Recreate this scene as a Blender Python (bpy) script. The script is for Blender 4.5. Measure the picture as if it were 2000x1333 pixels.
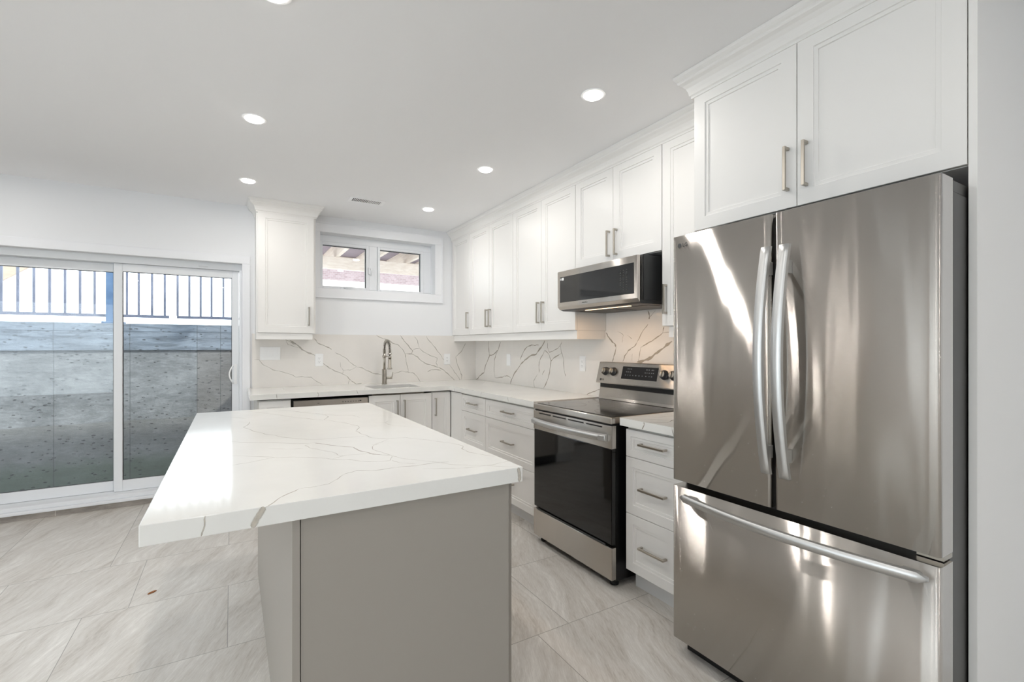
import bpy, bmesh, math, random
from mathutils import Vector, Matrix
random.seed(7)
for o in list(bpy.data.objects): bpy.data.objects.remove(o)
S = bpy.context.scene
COL = S.collection
PI = math.pi

# ---------------------------------------------------------------- camera
cam = bpy.data.cameras.new('camera'); camo = bpy.data.objects.new('camera', cam); COL.objects.link(camo)
cam.sensor_width = 36; cam.lens = 923.0 / 2000 * 36
cam.shift_y = (675.5 - 666.5) / 2000
camo.location = (0, 0, 1.32); camo.rotation_euler = (PI / 2, 0, -math.radians(30.68))
cam.clip_start = .02; cam.clip_end = 200
S.camera = camo

# ---------------------------------------------------------------- world, exposure
S.view_settings.view_transform = 'Standard'; S.view_settings.look = 'None'
S.view_settings.exposure = 0.21; S.view_settings.gamma = 1; S.view_settings.use_curve_mapping = False
w = bpy.data.worlds.new('World'); S.world = w; w.use_nodes = True
bg = w.node_tree.nodes['Background']; bg.inputs[0].default_value = (.93, .965, 1, 1); bg.inputs[1].default_value = 4.0
sun = bpy.data.lights.new('sun', 'SUN'); sun.energy = 5; sun.angle = .03; sun.color = (1, .93, .82)
suno = bpy.data.objects.new('sun', sun); COL.objects.link(suno); suno.location = (6, 14, 12)
suno.rotation_euler = (math.radians(48), 0, math.radians(62))
S.cycles.max_bounces = 8; S.cycles.diffuse_bounces = 5; S.cycles.glossy_bounces = 4
S.cycles.transparent_max_bounces = 12; S.cycles.caustics_reflective = False; S.cycles.caustics_refractive = False
S.cycles.sample_clamp_indirect = 6
POT = 3.7            # watts of each recessed ceiling light

# ---------------------------------------------------------------- materials
def L(c):
    def f(v):
        v /= 255.
        return v / 12.92 if v <= .04045 else ((v + .055) / 1.055) ** 2.4
    return (f(c[0]), f(c[1]), f(c[2]), 1)
def mat(name, col=(200, 200, 200), rough=.5, metal=0, spec=.5, aniso=0, tangent=None, coat=0):
    m = bpy.data.materials.new(name); m.use_nodes = True
    b = m.node_tree.nodes['Principled BSDF']
    b.inputs['Base Color'].default_value = L(col); b.inputs['Roughness'].default_value = rough
    b.inputs['Metallic'].default_value = metal; b.inputs['Specular IOR Level'].default_value = spec
    b.inputs['Coat Weight'].default_value = coat
    if aniso:
        b.inputs['Anisotropic'].default_value = aniso
        if tangent:
            t = m.node_tree.nodes.new('ShaderNodeCombineXYZ')
            for i in range(3): t.inputs[i].default_value = tangent[i]
            m.node_tree.links.new(t.outputs[0], b.inputs['Tangent'])
    return m
def nd(m, typ, **kw):
    n = m.node_tree.nodes.new(typ)
    for k, v in kw.items():
        if k.startswith('i_'):
            n.inputs[int(k[2:])].default_value = v
        else: setattr(n, k, v)
    return n
def lk(m, a, b): m.node_tree.links.new(a, b)
def bsdf(m): return m.node_tree.nodes['Principled BSDF']
def ramp(m, src, stops):
    r = nd(m, 'ShaderNodeValToRGB'); e = r.color_ramp.elements
    while len(e) < len(stops): e.new(.5)
    for i, (p, c) in enumerate(stops):
        e[i].position = p; e[i].color = c if len(c) == 4 else (*c, 1)
    lk(m, src, r.inputs[0]); return r
def math_(m, op, a, b=None, c=None):
    n = nd(m, 'ShaderNodeMath', operation=op)
    for i, v in enumerate((a, b, c)):
        if v is None: continue
        if isinstance(v, (int, float)): n.inputs[i].default_value = v
        else: lk(m, v, n.inputs[i])
    return n.outputs[0]
def mix(m, fac, a, b, blend='MIX'):
    n = nd(m, 'ShaderNodeMix', data_type='RGBA', blend_type=blend)
    for i, v in ((0, fac), (6, a), (7, b)):
        if isinstance(v, (int, float)): n.inputs[i].default_value = v
        elif isinstance(v, tuple): n.inputs[i].default_value = v
        else: lk(m, v, n.inputs[i])
    return n.outputs[2]
def noise(m, vec, scale, detail=4, rough=.5, dist=0):
    n = nd(m, 'ShaderNodeTexNoise'); n.inputs['Scale'].default_value = scale; n.inputs['Detail'].default_value = detail
    n.inputs['Roughness'].default_value = rough; n.inputs['Distortion'].default_value = dist
    if vec is not None: lk(m, vec, n.inputs['Vector'])
    return n.outputs[0]
def mapping(m, vec, sc=(1, 1, 1), rot=(0, 0, 0), loc=(0, 0, 0)):
    n = nd(m, 'ShaderNodeMapping'); lk(m, vec, n.inputs[0])
    n.inputs['Scale'].default_value = sc; n.inputs['Rotation'].default_value = rot; n.inputs['Location'].default_value = loc
    return n.outputs[0]
def pos(m): return nd(m, 'ShaderNodeNewGeometry').outputs['Position']
def bump(m, h, strength=.2, dist=.01):
    n = nd(m, 'ShaderNodeBump'); n.inputs['Strength'].default_value = strength; n.inputs['Distance'].default_value = dist
    lk(m, h, n.inputs['Height']); lk(m, n.outputs[0], bsdf(m).inputs['Normal'])

M = {}
M['wall'] = mat('wall_paint', (238, 239, 241), .85, spec=.2)
M['ceil'] = mat('ceiling_paint', (244, 244, 245), .9, spec=.1)
M['trim'] = mat('trim_white', (238, 239, 242), .4)
M['cab'] = mat('cabinet_white', (236, 234, 231), .38, spec=.4)
M['cabin'] = mat('cabinet_carcass', (205, 203, 198), .5)
M['toe'] = mat('toe_kick_white', (222, 222, 222), .45)
M['island'] = mat('island_grey', (158, 152, 144), .42)
M['vinyl'] = mat('vinyl_white', (236, 238, 241), .35)
M['plastic'] = mat('white_plastic', (246, 246, 246), .3)
M['slot'] = mat('slot_dark', (60, 58, 56), .6)
M['black'] = mat('black_enamel', (14, 14, 15), .35)
M['rubber'] = mat('black_rubber', (18, 18, 18), .7)
M['blackglass'] = mat('black_glass', (10, 11, 12), .06, spec=.6, coat=.3)
M['dispglass'] = mat('display_glass', (20, 21, 24), .35, spec=.25)
M['ovenglass'] = mat('oven_glass', (8, 9, 10), .05, spec=.5)
M['cooktop'] = mat('ceramic_cooktop', (24, 22, 21), .10, spec=.8)
M['graypaint'] = mat('grey_enamel', (78, 77, 75), .45)
M['darkgray'] = mat('dark_grey_steel', (62, 63, 64), .45, metal=.3)
M['nickel'] = mat('brushed_nickel', (178, 172, 162), .32, metal=1)
M['handle'] = mat('satin_steel_handle', (205, 205, 204), .42, metal=1)
M['mark'] = mat('printed_grey', (70, 70, 70), .5)
M['icon'] = mat('printed_light', (104, 108, 114), .5)
M['sticker'] = mat('white_sticker', (235, 235, 235), .5)
M['lens'] = bpy.data.materials.new('lamp_lens'); M['lens'].use_nodes = True
_n = M['lens'].node_tree; _n.nodes.clear()
_e = _n.nodes.new('ShaderNodeEmission'); _e.inputs[0].default_value = (1, .97, .93, 1); _e.inputs[1].default_value = 9
_o = _n.nodes.new('ShaderNodeOutputMaterial'); _n.links.new(_e.outputs[0], _o.inputs[0])
M['warm'] = M['lens'].copy(); M['warm'].name = 'hood_lamp_lens'
M['warm'].node_tree.nodes['Emission'].inputs[0].default_value = (1, .72, .45, 1); M['warm'].node_tree.nodes['Emission'].inputs[1].default_value = 2.2

def steel(name, col, rough, axis=1, aniso=1.0, wave=.03, groove=.3, wscale=6.0):
    """brushed steel: fine level grooves tip the normal up and down, rolled sheet waves tip it sideways"""
    m = mat(name, col, rough, metal=1, aniso=aniso, tangent=(0, 0, 1))
    p = pos(m); g = nd(m, 'ShaderNodeNewGeometry')
    w1 = nd(m, 'ShaderNodeTexWhiteNoise', noise_dimensions='3D'); lk(m, mapping(m, p, (900, 900, 9000)), w1.inputs['Vector'])
    w2 = nd(m, 'ShaderNodeTexWhiteNoise', noise_dimensions='3D'); lk(m, mapping(m, p, (700, 700, 7000), loc=(3, 5, 7)), w2.inputs['Vector'])
    gz = math_(m, 'MULTIPLY', math_(m, 'SUBTRACT', math_(m, 'ADD', w1.outputs[0], w2.outputs[0]), 1), groove)
    ws = [0, 0, .55]; ws[axis] = wscale
    wv = noise(m, mapping(m, p, tuple(ws), loc=(2.3, 4.1, 1.7)), 1, 1.6, .45, .5)
    wy = math_(m, 'MULTIPLY', math_(m, 'SUBTRACT', wv, .5), wave * 2)
    c = nd(m, 'ShaderNodeCombineXYZ'); lk(m, wy, c.inputs[axis]); lk(m, gz, c.inputs[2])
    ad = nd(m, 'ShaderNodeVectorMath', operation='ADD'); lk(m, g.outputs['Normal'], ad.inputs[0]); lk(m, c.outputs[0], ad.inputs[1])
    no = nd(m, 'ShaderNodeVectorMath', operation='NORMALIZE'); lk(m, ad.outputs[0], no.inputs[0])
    lk(m, no.outputs[0], bsdf(m).inputs['Normal'])
    return m
M['fridge'] = steel('fridge_stainless', (202, 197, 191), .14, 1, wave=.075, groove=.9, wscale=8.0)
M['steel'] = steel('range_stainless', (196, 190, 183), .2, 1, wave=.05, groove=.45)
M['steelx'] = steel('dishwasher_stainless', (178, 171, 163), .3, 0, wave=.02, groove=.2)

# quartz: warm white with a very faint mottling, veins are strips set in the same mesh
def quartz(name, col):
    m = mat(name, col, .10, spec=.28)
    n = noise(m, pos(m), 5, 5, .6)
    c = ramp(m, n, [(.3, L(tuple(v - 5 for v in col))), (.7, L(col))])
    lk(m, c.outputs[0], bsdf(m).inputs['Base Color']); return m
M['quartz'] = quartz('quartz_white', (236, 235, 231))
M['splash'] = quartz('quartz_splash', (235, 231, 226))
def veinmat(name, col, k):
    m = mat(name, col, .16, spec=.5)
    uv = nd(m, 'ShaderNodeUVMap').outputs[0]
    sp = nd(m, 'ShaderNodeSeparateXYZ'); lk(m, uv, sp.inputs[0])
    u = math_(m, 'ABSOLUTE', math_(m, 'MULTIPLY_ADD', sp.outputs[0], 2, -1))
    a = math_(m, 'SUBTRACT', 1, math_(m, 'POWER', u, 2.5))
    n = noise(m, pos(m), 45, 4, .6)
    n2 = nd(m, 'ShaderNodeMapRange'); lk(m, n, n2.inputs[0]); n2.inputs[1].default_value = .3; n2.inputs[2].default_value = .62
    n2.inputs[3].default_value = .7; n2.inputs[4].default_value = 1
    al = math_(m, 'MULTIPLY', math_(m, 'MULTIPLY', a, n2.outputs[0]), k)
    lk(m, al, bsdf(m).inputs['Alpha']); return m
M['veinI'] = veinmat('quartz_vein_island', (203, 195, 183), .9)
M['veinB'] = veinmat('quartz_vein_splash', (194, 188, 177), .85)
M['veinR'] = veinmat('quartz_vein_splash_side', (178, 168, 153), .85)

# floor porcelain: 608 x 617 mm tiles, every second row shifted
def floor_mat():
    m = mat('porcelain_tile', (190, 186, 181), .33, spec=.45)
    p = pos(m); sp = nd(m, 'ShaderNodeSeparateXYZ'); lk(m, p, sp.inputs[0])
    yy = math_(m, 'MINIMUM', math_(m, 'DIVIDE', math_(m, 'SUBTRACT', sp.outputs[1], 2.412), .6185), 2.5)
    row = math_(m, 'FLOOR', yy); fy = math_(m, 'SUBTRACT', yy, row)
    odd = math_(m, 'FLOORED_MODULO', row, 2)
    off = math_(m, 'MULTIPLY_ADD', odd, .177, -.016)
    xx = math_(m, 'DIVIDE', math_(m, 'SUBTRACT', sp.outputs[0], off), .608)
    cx = math_(m, 'FLOOR', xx); fx = math_(m, 'SUBTRACT', xx, cx)
    dx = math_(m, 'MULTIPLY', math_(m, 'MINIMUM', fx, math_(m, 'SUBTRACT', 1, fx)), .608)
    dy = math_(m, 'MULTIPLY', math_(m, 'MINIMUM', fy, math_(m, 'SUBTRACT', 1, fy)), .617)
    d = math_(m, 'MINIMUM', dx, dy)
    g = math_(m, 'LESS_THAN', d, .0016)
    idv = nd(m, 'ShaderNodeCombineXYZ'); lk(m, cx, idv.inputs[0]); lk(m, row, idv.inputs[1])
    wn = nd(m, 'ShaderNodeTexWhiteNoise'); lk(m, idv.outputs[0], wn.inputs[0])
    shift = nd(m, 'ShaderNodeVectorMath', operation='MULTIPLY_ADD'); lk(m, wn.outputs[1], shift.inputs[0])
    shift.inputs[1].default_value = (9, 9, 9); lk(m, p, shift.inputs[2])
    warp = nd(m, 'ShaderNodeTexNoise'); warp.inputs['Scale'].default_value = 1.6; lk(m, shift.outputs[0], warp.inputs['Vector'])
    wv = nd(m, 'ShaderNodeVectorMath', operation='MULTIPLY_ADD'); lk(m, warp.outputs[1], wv.inputs[0]); wv.inputs[1].default_value = (.35, .35, .35); lk(m, shift.outputs[0], wv.inputs[2])
    s1 = noise(m, mapping(m, mapping(m, wv.outputs[0], rot=(0, 0, math.radians(24))), (9, 1.1, 1)), 1, 7, .62)
    s2 = noise(m, mapping(m, mapping(m, wv.outputs[0], rot=(0, 0, math.radians(24))), (42, 3.5, 1)), 1, 6, .7)
    s3 = noise(m, wv.outputs[0], 2.2, 4, .5)
    s4 = noise(m, mapping(m, mapping(m, shift.outputs[0], rot=(0, 0, math.radians(24))), (190, 22, 1)), 1, 3, .6)
    v = math_(m, 'ADD', math_(m, 'MULTIPLY', s1, .42), math_(m, 'ADD', math_(m, 'MULTIPLY', s2, .34), math_(m, 'MULTIPLY', s4, .24)))
    c = ramp(m, v, [(.34, L((166, 156, 145))), (.45, L((206, 200, 192))), (.54, L((222, 218, 212))), (.66, L((248, 245, 240)))])
    c2 = mix(m, math_(m, 'MULTIPLY', s3, .3), c.outputs[0], L((200, 192, 182)))
    c3 = mix(m, math_(m, 'MULTIPLY', wn.outputs[0], .10), c2, L((175, 171, 167)))
    c4 = mix(m, g, c3, L((158, 153, 146)))
    lk(m, c4, bsdf(m).inputs['Base Color'])
    r = math_(m, 'MULTIPLY_ADD', v, .3, .25); lk(m, r, bsdf(m).inputs['Roughness'])
    h = math_(m, 'SUBTRACT', math_(m, 'MULTIPLY', v, .35), g); bump(m, h, .35, .0012)
    return m
M['floor'] = floor_mat()
def basetile():
    m = mat('tile_base', (176, 168, 160), .4)
    p = pos(m); n = noise(m, mapping(m, p, (9, 9, 30)), 1, 6, .65)
    c = ramp(m, n, [(.3, L((150, 143, 136))), (.7, L((192, 184, 176)))])
    sp = nd(m, 'ShaderNodeSeparateXYZ'); lk(m, p, sp.inputs[0])
    fx = math_(m, 'FRACT', math_(m, 'DIVIDE', math_(m, 'ADD', sp.outputs[0], 6.04), .608))
    g = math_(m, 'LESS_THAN', fx, .008)
    lk(m, mix(m, g, c.outputs[0], L((214, 210, 202))), bsdf(m).inputs['Base Color']); return m
M['basetile'] = basetile()

def concrete():
    m = mat('cast_concrete', (160, 165, 168), .9, spec=.15)
    p = pos(m); sp = nd(m, 'ShaderNodeSeparateXYZ'); lk(m, p, sp.inputs[0])
    X, Z = sp.outputs[0], sp.outputs[2]
    n1 = noise(m, p, 1.7, 6, .62); n2 = noise(m, mapping(m, p, (1, 1, 2.6)), 9, 7, .7); n3 = noise(m, p, 60, 3, .6)
    v = math_(m, 'ADD', math_(m, 'MULTIPLY', n1, .45), math_(m, 'ADD', math_(m, 'MULTIPLY', n2, .4), math_(m, 'MULTIPLY', n3, .15)))
    c = ramp(m, v, [(.32, L((84, 87, 89))), (.5, L((120, 123, 126))), (.66, L((150, 153, 156)))]).outputs[0]
    # duller lower tone paints in where the glass reflection ends, with a wavering edge
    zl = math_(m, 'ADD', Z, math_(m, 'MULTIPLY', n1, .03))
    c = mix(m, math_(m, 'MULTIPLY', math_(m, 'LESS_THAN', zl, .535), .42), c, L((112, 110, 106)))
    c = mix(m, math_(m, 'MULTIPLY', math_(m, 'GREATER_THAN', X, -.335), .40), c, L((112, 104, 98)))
    c = mix(m, math_(m, 'MULTIPLY', math_(m, 'LESS_THAN', Z, 1.27), .0), c, L((110, 110, 110)))
    # rough top band; its blue tint paints in sky haze on the glass
    top = math_(m, 'GREATER_THAN', Z, math_(m, 'MULTIPLY_ADD', n2, .02, 1.262))
    wv = noise(m, mapping(m, p, (1.2, 1, 8)), 2.2, 5, .6, .8)
    c = mix(m, math_(m, 'MULTIPLY', top, .7), c, ramp(m, wv, [(.35, L((84, 95, 108))), (.6, L((134, 147, 162)))]).outputs[0])
    # moss near the ground
    zz = math_(m, 'ADD', Z, math_(m, 'MULTIPLY', noise(m, p, 5, 5, .7), -.28))
    mr = nd(m, 'ShaderNodeMapRange'); lk(m, zz, mr.inputs[0])
    mr.inputs[1].default_value = .05; mr.inputs[2].default_value = -.08; mr.inputs[3].default_value = 0; mr.inputs[4].default_value = .55
    c = mix(m, mr.outputs[0], c, L((84, 98, 84)))
    # form joints
    for x0 in (-1.53, -.93, -.335, -.11):
        j = math_(m, 'LESS_THAN', math_(m, 'ABSOLUTE', math_(m, 'SUBTRACT', X, math_(m, 'MULTIPLY_ADD', n3, .008, x0 - .004))), .004)
        c = mix(m, math_(m, 'MULTIPLY', j, .55), c, L((78, 80, 82)))
    for z0 in (1.27, 1.47):
        j = math_(m, 'LESS_THAN', math_(m, 'ABSOLUTE', math_(m, 'SUBTRACT', Z, math_(m, 'MULTIPLY_ADD', n2, .014, z0 - .007))), .005)
        c = mix(m, math_(m, 'MULTIPLY', j, .6), c, L((76, 84, 92)))
    # bug holes
    vo = nd(m, 'ShaderNodeTexVoronoi'); lk(m, mapping(m, p, (1, 1, 2.3)), vo.inputs['Vector']); vo.inputs['Scale'].default_value = 13
    vo.inputs['Randomness'].default_value = 1
    hole = math_(m, 'LESS_THAN', math_(m, 'ADD', vo.outputs[0], math_(m, 'MULTIPLY', n1, .25)), .33)
    hole = math_(m, 'MULTIPLY', hole, math_(m, 'GREATER_THAN', n3, .46))
    c = mix(m, math_(m, 'MULTIPLY', hole, .8), c, L((58, 60, 62)))
    lk(m, c, bsdf(m).inputs['Base Color'])
    bump(m, math_(m, 'SUBTRACT', n2, hole), .5, .01)
    return m
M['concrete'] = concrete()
def simple_noise(name, a, b, sc, vecsc=(1, 1, 1), rough=.85, metal=0):
    m = mat(name, a, rough, metal=metal); n = noise(m, mapping(m, pos(m), vecsc), sc, 5, .6)
    lk(m, ramp(m, n, [(.3, L(a)), (.7, L(b))]).outputs[0], bsdf(m).inputs['Base Color']); return m
M['ground'] = simple_noise('pale_gravel', (205, 205, 205), (235, 235, 235), 6)
M['wellfloor'] = simple_noise('well_floor', (170, 172, 170), (200, 202, 200), 4)
M['lumber'] = simple_noise('pine_lumber', (222, 208, 194), (240, 230, 218), 3, (3, 1, 12))
M['deckboard'] = simple_noise('deck_boards', (128, 116, 126), (150, 138, 146), 3, (1, 14, 1))
M['rail'] = simple_noise('rail_steel_glare', (92, 97, 114), (112, 118, 136), 8, rough=.5)  # black railing metal with blue-grey glare painted into its colour
M['post'] = simple_noise('post_steel_glare', (58, 86, 120), (84, 112, 144), 14, rough=.5)  # dark post, the blue of the glare painted in
M['stringer'] = simple_noise('weathered_lumber', (142, 128, 114), (158, 144, 130), 3, (3, 1, 12))
M['oak'] = simple_noise('oak_door', (182, 142, 108), (205, 168, 132), 3, (6, 6, 1), rough=.5)
M['fence'] = simple_noise('pale_fence', (225, 220, 214), (245, 242, 236), 3, (20, 1, 1))
def brick():
    m = mat('red_brick', (170, 130, 120), .9)
    b = nd(m, 'ShaderNodeTexBrick'); lk(m, mapping(m, pos(m), rot=(PI / 2, 0, 0)), b.inputs['Vector'])
    b.inputs['Color1'].default_value = L((136, 122, 124)); b.inputs['Color2'].default_value = L((118, 102, 104)); b.inputs['Mortar'].default_value = L((142, 134, 138))
    b.inputs['Scale'].default_value = 4.5; lk(m, b.outputs[0], bsdf(m).inputs['Base Color']); return m
M['brick'] = brick()
def glass(name, tint, refl=1.0):
    m = bpy.data.materials.new(name); m.use_nodes = True; n = m.node_tree; n.nodes.clear()
    t = n.nodes.new('ShaderNodeBsdfTransparent'); t.inputs[0].default_value = tint
    g = n.nodes.new('ShaderNodeBsdfGlossy'); g.inputs['Roughness'].default_value = .01
    f = n.nodes.new('ShaderNodeFresnel'); f.inputs[0].default_value = 1.45
    mu = n.nodes.new('ShaderNodeMath'); mu.operation = 'MULTIPLY'; mu.inputs[1].default_value = refl
    n.links.new(f.outputs[0], mu.inputs[0])
    x = n.nodes.new('ShaderNodeMixShader'); o = n.nodes.new('ShaderNodeOutputMaterial')
    n.links.new(mu.outputs[0], x.inputs[0]); n.links.new(t.outputs[0], x.inputs[1]); n.links.new(g.outputs[0], x.inputs[2])
    n.links.new(x.outputs[0], o.inputs[0]); return m
M['glass'] = glass('window_glass', (.93, .96, .97, 1))

# ---------------------------------------------------------------- mesh helpers
class MB:
    def __init__(s): s.v = []; s.f = []; s.m = []; s.uv = {}; s.smooth = set()
    def quad(s, pts, mi=0, uv=None, sm=False):
        b = len(s.v); s.v += [tuple(p) for p in pts]; s.f.append(tuple(range(b, b + len(pts)))); s.m.append(mi)
        if uv: s.uv[len(s.f) - 1] = uv
        if sm: s.smooth.add(len(s.f) - 1)
    def box(s, x0, x1, y0, y1, z0, z1, mi=0):
        b = len(s.v)
        s.v += [(x, y, z) for x in (x0, x1) for y in (y0, y1) for z in (z0, z1)]
        for q in ((0, 1, 3, 2), (4, 6, 7, 5), (0, 4, 5, 1), (2, 3, 7, 6), (0, 2, 6, 4), (1, 5, 7, 3)):
            s.f.append(tuple(b + i for i in q)); s.m.append(mi)
        return s
    def tube(s, pts, r, n=12, mi=0, cap=True, flat=None):
        pts = [Vector(p) for p in pts]; rs = r if isinstance(r, (list, tuple)) else [r] * len(pts)
        b = len(s.v); prev = None
        for i, p in enumerate(pts):
            t = (pts[min(i + 1, len(pts) - 1)] - pts[max(i - 1, 0)]).normalized()
            if prev is None:
                a = Vector((0, 0, 1)) if abs(t.z) < .9 else Vector((1, 0, 0)); u = t.cross(a).normalized()
            else: u = (prev - t * prev.dot(t)).normalized()
            prev = u; v = t.cross(u)
            for k in range(n):
                a = 2 * PI * k / n; s.v.append(tuple(p + (u * math.cos(a) + v * math.sin(a)) * rs[i]))
        for i in range(len(pts) - 1):
            for k in range(n):
                k2 = (k + 1) % n
                s.f.append((b + i * n + k, b + i * n + k2, b + (i + 1) * n + k2, b + (i + 1) * n + k)); s.m.append(mi); s.smooth.add(len(s.f) - 1)
        if cap:
            s.f.append(tuple(b + k for k in reversed(range(n)))); s.m.append(mi)
            e = b + (len(pts) - 1) * n; s.f.append(tuple(e + k for k in range(n))); s.m.append(mi)
        return s
    def prism(s, prof, a, b, ax, mi=0):
        # closed 2-D profile swept along axis ax ('x','y','z') from a to b
        def P(q, t): return {'x': (t, q[0], q[1]), 'y': (q[0], t, q[1]), 'z': (q[0], q[1], t)}[ax]
        n = len(prof); i0 = len(s.v)
        s.v += [P(q, a) for q in prof] + [P(q, b) for q in prof]
        for k in range(n):
            k2 = (k + 1) % n; s.f.append((i0 + k, i0 + k2, i0 + n + k2, i0 + n + k)); s.m.append(mi)
        s.f.append(tuple(i0 + k for k in reversed(range(n)))); s.m.append(mi)
        s.f.append(tuple(i0 + n + k for k in range(n))); s.m.append(mi); return s
    def build(s, name, mats, parent=None, bevel=0, seg=2, fixn=True, label=None):
        me = bpy.data.meshes.new(name); me.from_pydata(s.v, [], s.f)
        if not isinstance(mats, (list, tuple)): mats = [mats]
        for m in mats: me.materials.append(m)
        for i, p in enumerate(me.polygons):
            p.material_index = s.m[i]
            if i in s.smooth: p.use_smooth = True
        if s.uv:
            uvl = me.uv_layers.new(name='UVMap')
            for i, p in enumerate(me.polygons):
                if i in s.uv:
                    for j, li in enumerate(p.loop_indices): uvl.data[li].uv = s.uv[i][j]
        if fixn:
            bm = bmesh.new(); bm.from_mesh(me); bmesh.ops.recalc_face_normals(bm, faces=bm.faces); bm.to_mesh(me); bm.free()
        o = bpy.data.objects.new(name, me); COL.objects.link(o)
        if parent: o.parent = parent
        if bevel:
            bv = o.modifiers.new('bevel', 'BEVEL'); bv.width = bevel; bv.segments = seg; bv.limit_method = 'ANGLE'; bv.angle_limit = math.radians(40); bv.harden_normals = False
        if label: o['label'] = label
        return o
def box(x0, x1, y0, y1, z0, z1): return MB().box(x0, x1, y0, y1, z0, z1)
def tag(o, label, cat, group=None, kind=None):
    o['label'] = label; o['category'] = cat
    if group: o['group'] = group
    if kind: o['kind'] = kind
    return o
def thing(name, label, cat, loc=(0, 0, 0), rz=0, group=None):
    o = bpy.data.objects.new(name, None); COL.objects.link(o); o.location = loc; o.rotation_euler = (0, 0, rz); o.empty_display_size = .1
    return tag(o, label, cat, group)
def struct(o): o['kind'] = 'structure'; return o
def copy_tree(o, parent=None):
    c = o.copy(); COL.objects.link(c)
    if parent: c.parent = parent
    for ch in list(o.children): copy_tree(ch, c)
    return c
RX = -PI / 2      # right-hand run: local x runs towards the camera, local y into the wall
def text(name, body, size, parent, loc, rot, m, depth=.0006, bold=0):
    cu = bpy.data.curves.new(name, 'FONT'); cu.body = body; cu.size = size; cu.extrude = depth; cu.offset = bold
    cu.align_x = 'CENTER'; cu.align_y = 'CENTER'
    t = bpy.data.objects.new(name + '_tmp', cu); COL.objects.link(t)
    dg = bpy.context.evaluated_depsgraph_get(); me = bpy.data.meshes.new_from_object(t.evaluated_get(dg)); bpy.data.objects.remove(t)
    o = bpy.data.objects.new(name, me); COL.objects.link(o); me.materials.clear(); me.materials.append(m)
    o.parent = parent; o.location = loc; o.rotation_euler = rot; return o
def ribbons(mb, data, P, off, mi, jit=.35):
    # quartz veins: tapered, slightly wandering strips lying in the plane P(u,v,h)
    rnd = random.Random(3); k = 0
    for wd, pts in data:
        q = [Vector(p) for p in pts]
        for _ in range(2):
            r = [q[0]]
            for a, b in zip(q, q[1:]):
                d = b - a; n = Vector((-d.y, d.x)); r += [(a + b) / 2 + n * rnd.uniform(-.07, .07), b]
            q = r
        n = len(q); k += 1; h = off + k * .000012
        Lf, Rt = [], []
        ph = rnd.uniform(0, 6)
        for i, p in enumerate(q):
            t = (q[min(i + 1, n - 1)] - q[max(i - 1, 0)]).normalized(); nn = Vector((-t.y, t.x))
            s = i / (n - 1); e = min(1, .45 + 6 * min(s, 1 - s))
            ww = wd * .5 * e * (1 + jit * math.sin(ph + i * 1.3) + jit * .6 * rnd.uniform(-1, 1))
            Lf.append(p + nn * ww); Rt.append(p - nn * ww)
        for i in range(n - 1):
            mb.quad([P(*Lf[i], h), P(*Rt[i], h), P(*Rt[i + 1], h), P(*Lf[i + 1], h)], mi, [(0, i), (1, i), (1, i + 1), (0, i + 1)])

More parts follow.
